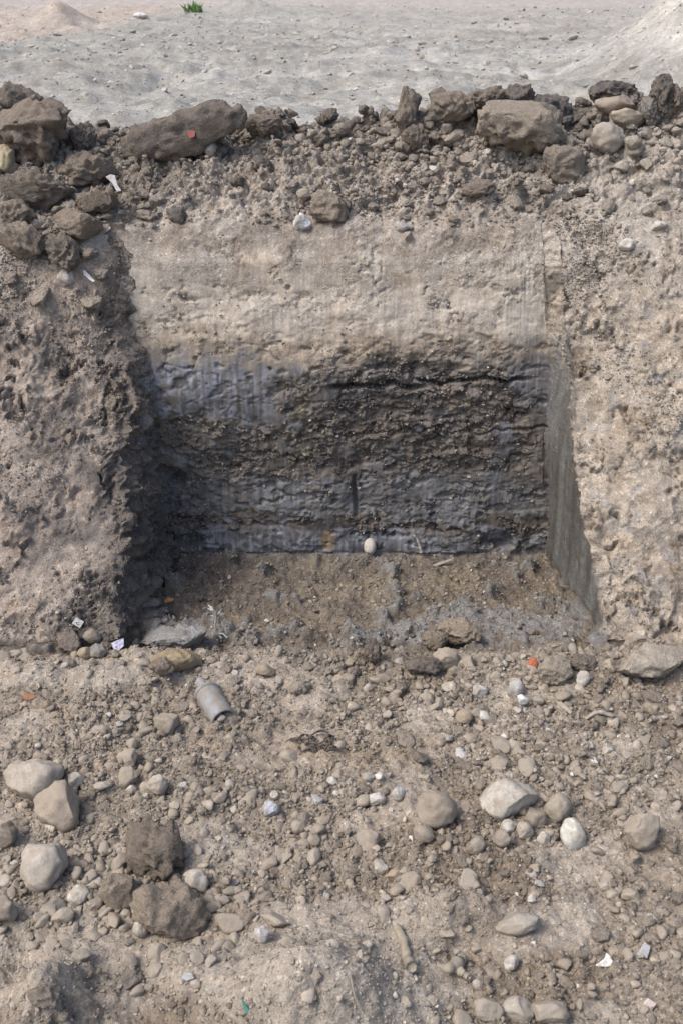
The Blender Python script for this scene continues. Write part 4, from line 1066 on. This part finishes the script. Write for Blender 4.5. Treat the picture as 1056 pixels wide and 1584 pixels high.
vs, fs = lathe([(R_ * .93, -0.045), (R_ * .99, -0.038), (R_, -0.03), (R_ * .985, 0.0), (R_, 0.045), (R_ * .98, 0.056), (R_ * .86, 0.0575), (R_ * .84, 0.05), (R_ * .84, -0.03)], 32)
part('body', pymesh('body', vs, fs, m_glass), bo)
vs, fs = lathe([(R_ * .93, -0.045), (R_ * 1.04, -0.047), (R_ * 1.05, -0.053), (R_ * .9, -0.058), (R_ * .6, -0.066), (R_ * .45, -0.075), (R_ * .45, -0.095)], 32)
part('shoulder', pymesh('shoulder', vs, fs, m_glass), bo)
stone(343, 1112, 15, 14, (.32, .31, .3), 'small grey stone stuck in open end of the glass bottle', cuts=7)

# pale hollow shell at the foot of the wall
m_shell = plain_material('chalky_shell', (.50, .47, .41), 0.9, 0.15, 90, 0.2)
hp, hn, hd = hit(572, 850)
sh = empty('hollow_shell', ray(572, 845, hd - 0.02), rot=(math.radians(-38), math.radians(6), 0), label='pale egg-shaped hollow shell with small opening at foot of pit wall', category='shell')
prof = [(0.0005, 0.034)] + [(0.0215 * math.sin(a_) ** 0.9, 0.030 * math.cos(a_)) for a_ in np.linspace(0.15, 2.55, 16)] + [(0.0085, -0.024), (0.008, -0.015), (0.010, -0.005), (0.0005, 0.0)]
prof[0] = (0.0005, 0.0305)
vs, fs = lathe(prof, 24); part('body', pymesh('body', vs, fs, m_shell), sh)
vs, fs = lathe([(0.0125, -0.0245), (0.0105, -0.0275), (0.008, -0.0255), (0.0078, -0.019)], 24); part('rim', pymesh('rim', vs, fs, m_shell), sh)

# printed white card
m_white = plain_material('white_card', (.68, .67, .64), 0.7, 0.05, 120, 0.3, second=(.45, .41, .35))
m_ink = plain_material('dark_print', (.04, .04, .045), 0.7, 0.1)
def plate(w_, h_, th, mat, name='plate', jag=None):
    pts = jag or [(-w_ / 2, -h_ / 2), (w_ / 2, -h_ / 2), (w_ / 2, h_ / 2), (-w_ / 2, h_ / 2)]
    n = len(pts); vs = [(x, 0, z) for x, z in pts] + [(x, th, z) for x, z in pts]
    fs = [tuple(range(n)), tuple(range(2 * n - 1, n - 1, -1))] + [(i, i + n, (i + 1) % n + n, (i + 1) % n) for i in range(n)]
    me = bpy.data.meshes.new(name); me.from_pydata(vs, [], fs); me.materials.append(mat); me.update(); return me
def facing(u, v, off, roll=0.0, lean=0.0, **kw):
    hp, hn, hd = hit(u, v)
    return empty(kw.pop('name'), ray(u, v, hd - off), rot=(-lean, roll, 0), **kw)
cd = facing(121, 963, 0.03, roll=math.radians(38), lean=0.5, name='printed_card', label='small white card with dark printed marks above the blocky clod', category='card')
part('card', plate(0.026, 0.021, 0.0012, m_white, 'card'), cd)
for (x, z, w_, h_) in ((-0.003, -0.002, 0.004, 0.005), (0.002, 0.001, 0.003, 0.003), (0.004, -0.004, 0.004, 0.003), (0.0, -0.005, 0.003, 0.002)):
    part('printed_mark', plate(w_, h_, 0.0003, m_ink, 'printed_mark', [(-w_/2, -h_/3), (0, -h_/2), (w_/2, -h_/4), (w_/3, h_/2), (-w_/3, h_/3)]), cd, loc=(x, -0.0004, z))

def shard(u, v, wpx, hpx, mat, name, label, category, pts, off=0.008, lean=0.7, roll=0.0, th=0.003):
    hp, hn, hd = hit(u, v); s = hd / FPX
    me = plate(1, 1, th, mat, name, [(x * wpx * s, z * hpx * s) for x, z in pts])
    o = bpy.data.objects.new(name, me); o.location = ray(u, v, hd - off); o.rotation_euler = (-lean, roll, 0)
    bv = o.modifiers.new('bevel', 'BEVEL'); bv.width = th * 0.25; bv.segments = 1
    return link(o, label=label, category=category)
m_plastic = plain_material('pale_plastic', (.55, .56, .58), 0.5, 0.12, 90, 0.4, second=(.36, .32, .27))
m_bluepl = plain_material('blue_plastic', (.40, .42, .46), 0.5, 0.15, 90, 0.4, second=(.32, .29, .25))
m_bluewh = plain_material('blue_and_white_wrapper', (.60, .60, .66), 0.4, 0.1, 130, 0.4, second=(.13, .15, .32))
m_green = plain_material('green_glass', (.05, .22, .17), 0.15, 0.1, 70, 0.6)
m_pink = plain_material('pink_ceramic', (.50, .42, .38), 0.6, 0.05)
m_red = plain_material('red_brick', (.42, .13, .07), 0.85, 0.15, 120)
m_orange = plain_material('orange_brick', (.30, .16, .09), 0.9, 0.2, 120)
m_redpl = plain_material('red_plastic', (.22, .06, .055), 0.5, 0.1)
m_bone = plain_material('old_bone', (.33, .29, .225), 0.8, 0.15, 80)
m_wood = plain_material('grey_weathered_wood', (.36, .32, .27), 0.9, 0.2, 150)
m_root = plain_material('dead_roots', (.115, .095, .082), 0.95, 0.2, 150)
m_dry = plain_material('dry_plant', (.46, .45, .39), 0.9, 0.15, 150)
shard(176, 283, 24, 26, m_plastic, 'plastic_scrap', 'white plastic scrap on heap of clods at left', 'scrap', [(-.5, .35), (-.2, .5), (.1, .45), (.25, -.1), (.5, -.45), (.2, -.5), (-.1, 0)], lean=0.4, off=0.03)
shard(138, 427, 20, 20, m_plastic, 'plastic_scrap', 'narrow white plastic scrap right of the white-grey stone', 'scrap', [(-.5, .5), (-.3, .45), (.5, -.4), (.3, -.5), (-.4, .1)], off=0.02)
shard(935, 1485, 30, 20, m_white, 'ceramic_shard', 'bright white triangular shard in lower right foreground', 'shard', [(-.5, -.42), (.1, -.5), (.5, -.35), (.22, .4), (.1, .5), (.0, .1)], off=0.012)
shard(995, 1470, 22, 24, m_bluepl, 'glass_shard', 'grey-blue shard right of the white triangular shard', 'shard', [(-.5, -.3), (.2, -.5), (.5, .2), (.1, .5), (-.2, .1)], off=0.01)
shard(291, 1511, 20, 12, m_bluepl, 'glass_shard', 'pale blue shard in dusty ground at bottom left of centre', 'shard', [(-.5, -.2), (-.1, -.5), (.5, -.2), (.3, .4), (-.3, .5)], off=0.01)
shard(380, 1558, 14, 22, m_green, 'glass_shard', 'green glass shard at bottom edge by the dusty mound', 'shard', [(-.5, .5), (-.1, .35), (.5, -.3), (.2, -.5), (-.2, 0)], off=0.01)
shard(1005, 1555, 21, 20, m_pink, 'ceramic_shard', 'pinkish square shard near lower right corner', 'shard', [(-.5, .1), (-.1, .5), (.5, .1), (.0, -.5)], off=0.012, th=0.005)
shard(182, 997, 20, 20, m_bluewh, 'plastic_wrapper', 'crumpled blue and white wrapper in stones at left rim', 'wrapper', [(-.5, .1), (-.1, .3), (.45, .5), (.5, -.1), (.1, -.5), (-.3, -.3)], off=0.02)
red_scrap = shard(296, 207, 13, 15, m_redpl, 'plastic_scrap', 'dull red plastic scrap stuck to the log-shaped clod', 'scrap', [(-.5, .1), (-.1, .5), (.5, .25), (.4, -.3), (-.1, -.5)], off=0.075)
from mathutils.bvhtree import BVHTree
log = next(o for o in col.objects if o.get('label', '').startswith('long log-shaped'))
Mx = Matrix.LocRotScale(log.location, log.rotation_euler, log.scale)
bv_ = BVHTree.FromPolygons([Mx @ q.co for q in log.data.vertices], [tuple(q.vertices) for q in log.data.polygons])
eye = Vector((0, 0, CAM_Z)); aim = (ray(296, 207, 1.0) - eye).normalized()
hit_ = bv_.ray_cast(eye, aim)
if hit_[0] is not None: red_scrap.location = hit_[0] - aim * 0.006
shard(45, 1078, 24, 12, m_orange, 'brick_fragment', 'thin reddish brick fragment in soil near left edge', 'brick', [(-.5, -.2), (0, -.5), (.5, 0), (.2, .4), (-.3, .5)], off=0.006)
shard(683, 871, 34, 14, m_wood, 'wood_splinter', 'flat grey splinter lying at foot of pit wall, right', 'splinter', [(-.5, -.5), (-.35, -.45), (.5, .3), (.4, .5), (-.5, -.2)], off=0.012, th=0.006)
def brick(u, v, w_, h_, mat, label):
    stone_seed[0] += 1
    me = stone_mesh('brick_fragment', stone_seed[0], 3, 12, (.45, .75), 0.06, mat)
    return put('brick_fragment', me, u, v, w_, h_, (.4, .15, .1), label, 'brick')
brick(823, 1025, 17, 16, m_red, 'small red brick fragment at near rim, right of centre')
brick(262, 930, 17, 11, m_orange, 'orange brick fragment on pit floor in front of left wall')

# bones and sticks
def stick(pix, radii_px, mat, name, label, category, off=0.008, seg_=8):
    pts, rr_ = [], []
    for (u, v), rp in zip(pix, radii_px):
        hp, hn, hd = hit(u, v); pts.append(ray(u, v, hd - off)); rr_.append(rp * hd / FPX)
    # resample smoothly
    P_ = np.array(pts); t_ = np.linspace(0, 1, len(P_)); tn = np.linspace(0, 1, len(P_) * 5)
    Q = np.stack([np.interp(tn, t_, P_[:, i]) for i in range(3)], -1); q_ = np.interp(tn, t_, rr_)
    for _ in range(3): Q[1:-1] = (Q[2:] + Q[1:-1] * 2 + Q[:-2]) / 4
    q_ = q_ * (1 + 0.12 * np.sin(tn * 23 + radii_px[0]))
    base = Q[0].copy(); vs, fs = tube(Q - base, q_, seg_)
    o = bpy.data.objects.new(name, pymesh(name, vs, fs, mat)); o.location = base
    return link(o, label=label, category=category)
stick([(612, 1432), (621, 1448), (626, 1466), (629, 1482), (636, 1496)], [6, 7.5, 7, 8, 9], m_bone, 'bone', 'long dusty bone lying upright in soil left of the hollow', 'bone')
stick([(676, 1493), (692, 1499), (706, 1491), (715, 1484), (717, 1478)], [2.5, 7, 10, 9, 6], m_bone, 'bone', 'forked bone with flared end below the hollow', 'bone', off=0.025, seg_=12)
fk = stick([(700, 1497), (711, 1502), (720, 1509), (724, 1512)], [6, 7, 6, 4], m_bone, 'branch', None, None, off=0.022, seg_=10)
bones = [o for o in col.objects if o.get('label', '').startswith('forked bone')]
fk.location = fk.location - bones[0].location; fk.parent = bones[0]
stick([(905, 1112), (918, 1103), (930, 1101), (944, 1107), (955, 1108)], [2.5, 3, 3.5, 3, 2.5], m_wood, 'dry_stick', 'bent pale stick in rubble near right edge', 'stick')
stick([(862, 1085), (872, 1094), (884, 1104)], [4, 4.5, 3], m_wood, 'dry_stick', 'short thick grey stick left of the bent stick', 'stick')
stick([(1005, 1113), (1020, 1111), (1032, 1108)], [3, 3.5, 3], m_wood, 'dry_stick', 'short pale stick right of the bent stick', 'stick')
stick([(542, 1508), (545, 1525), (550, 1545), (560, 1566)], [1.2, 1.6, 1.4, 1.0], m_wood, 'dead_root', 'thin pale root hanging on the dusty mound', 'root', off=0.006)
stick([(636, 827), (643, 830), (648, 842), (651, 855)], [1.5, 2, 2.2, 2], m_wood, 'dead_root', 'thin pale root arching at the foot of pit wall', 'root', off=0.012)
stick([(205, 1062), (260, 1060), (262, 1061)], [0.1, 0.1, 0.1], m_wood, 'dry_stick', 'hair', 'stick') if False else None
rt = None
for q in range(22):                                  # tuft of dark roots: strands of one tuft
    u0, v0 = 490 + random.gauss(0, 14), 1152 + random.gauss(0, 7)
    dx, dy = random.uniform(-32, 30), random.uniform(-9, 9)
    hp, hn, hd = hit(u0, v0)
    if rt is None: rt = empty('root_tuft', hp, label='matted tuft of dark dead roots in the middle foreground', category='roots')
    pts = []
    for t_ in np.linspace(0, 1, 6):
        u_, v_ = u0 + dx * t_, v0 + dy * t_ - 6 * math.sin(t_ * 3)
        a_, b_, c_ = hit(u_, v_); pts.append(ray(u_, v_, c_ - 0.006 - 0.012 * math.sin(t_ * 3.1)) - hp - Vector((0, 0, 0)) if q else ray(u_, v_, c_ - 0.01) - rt.location)
    pts = [p + hp - rt.location for p in pts] if q else pts
    vs, fs = tube(pts, [0.0014, 0.0028, 0.0034, 0.003, 0.002, 0.0008], 6)
    part('strand', pymesh('strand', vs, fs, m_root), rt)

# dry whitish seedling on the pit floor
hp, hn, hd = hit(336, 979)
pl = empty('dry_seedling', hp + Vector((0, -0.01, 0.004)), label='small whitish dry plant standing on pit floor left of centre', category='plant')
pl.scale = (1.6, 1.6, 1.6)
vs, fs = tube([(0.008, 0, -0.01), (0, 0, 0.004), (-0.002, 0, 0.02), (0.001, 0, 0.04), (0.002, 0, 0.052)], [0.002, 0.0024, 0.002, 0.0018, 0.001]); part('stem', pymesh('stem', vs, fs, m_dry), pl)
for q in range(16):
    a_ = random.uniform(0, 6.28); el = random.uniform(-0.2, 1.2); L_ = random.uniform(0.012, 0.024); z0_ = random.uniform(0.034, 0.052)
    d = Vector((math.cos(a_) * math.cos(el), math.sin(a_) * math.cos(el), math.sin(el))); s_ = d.orthogonal().normalized() * 0.0022
    b_ = Vector((0.001, 0, z0_))
    vs = [b_, b_ + d * L_ * .5 + s_, b_ + d * L_, b_ + d * L_ * .5 - s_, b_ + d * L_ * .5 + Vector((0, 0, 0.001))]
    part('leaf', pymesh('leaf', vs, [(0, 1, 4), (1, 2, 4), (2, 3, 4), (3, 0, 4)], m_dry, False), pl)
vs, fs = tube([(0.0, 0, 0), (0.012, -0.004, 0.003), (0.02, -0.008, -0.004)], [0.0018, 0.0014, 0.0006]); part('root', pymesh('root', vs, fs, m_dry), pl)

# slabs of grey clay on the floor
clod(272, 985, 112, 40, (.23, .232, .236), 'cracked slab of grey clay on left half of pit floor', name='clay_slab', rough=0.3, cuts=6, sink=0.6, category='clay', tilt=-0.12)

# far things at the edge of the field
m_far = plain_material('far_pale_rock', (.62, .62, .61), 0.9, 0.08, 1.5, 0.1)
def far_lump(u, v, w_, h_, color, label, name, category, mat=STONE, rough=0.06, cuts=5):
    stone_seed[0] += 1
    me = stone_mesh(name, stone_seed[0], 4, cuts, (.6, .92), rough, mat)
    return put(name, me, u, v, w_, h_, color, label, category, sink=0.4)
far_lump(218, 24, 26, 8, (.75, .76, .8), 'flat white stone far off below the whitish boulder', 'stone', 'stone')
m_leaf = plain_material('green_leaves', (.16, .27, .08), 0.8, 0.2, 20)
hp, hn, hd = hit(298, 14)
tf = empty('green_tuft', hp, label='bright green tuft of weeds far off at top edge', category='plant')
for q in range(46):
    a_ = random.uniform(0, 6.28); L_ = random.uniform(0.12, 0.36); sp = random.uniform(0.05, 0.9)
    b_ = Vector((random.gauss(0, .1), random.gauss(0, .1), -0.05)); d = Vector((math.cos(a_) * sp, math.sin(a_) * sp, 1)).normalized(); s_ = Vector((math.sin(a_), -math.cos(a_), 0)) * 0.03
    vs = [b_ - s_ * .5, b_ + s_ * .5, b_ + d * L_ * .6 + s_, b_ + d * L_ + Vector((d.x, d.y, -0.2)) * 0.1, b_ + d * L_ * .6 - s_]
    part('leaf', pymesh('leaf', vs, [(0, 1, 2, 3, 4)], m_leaf, False), tf)
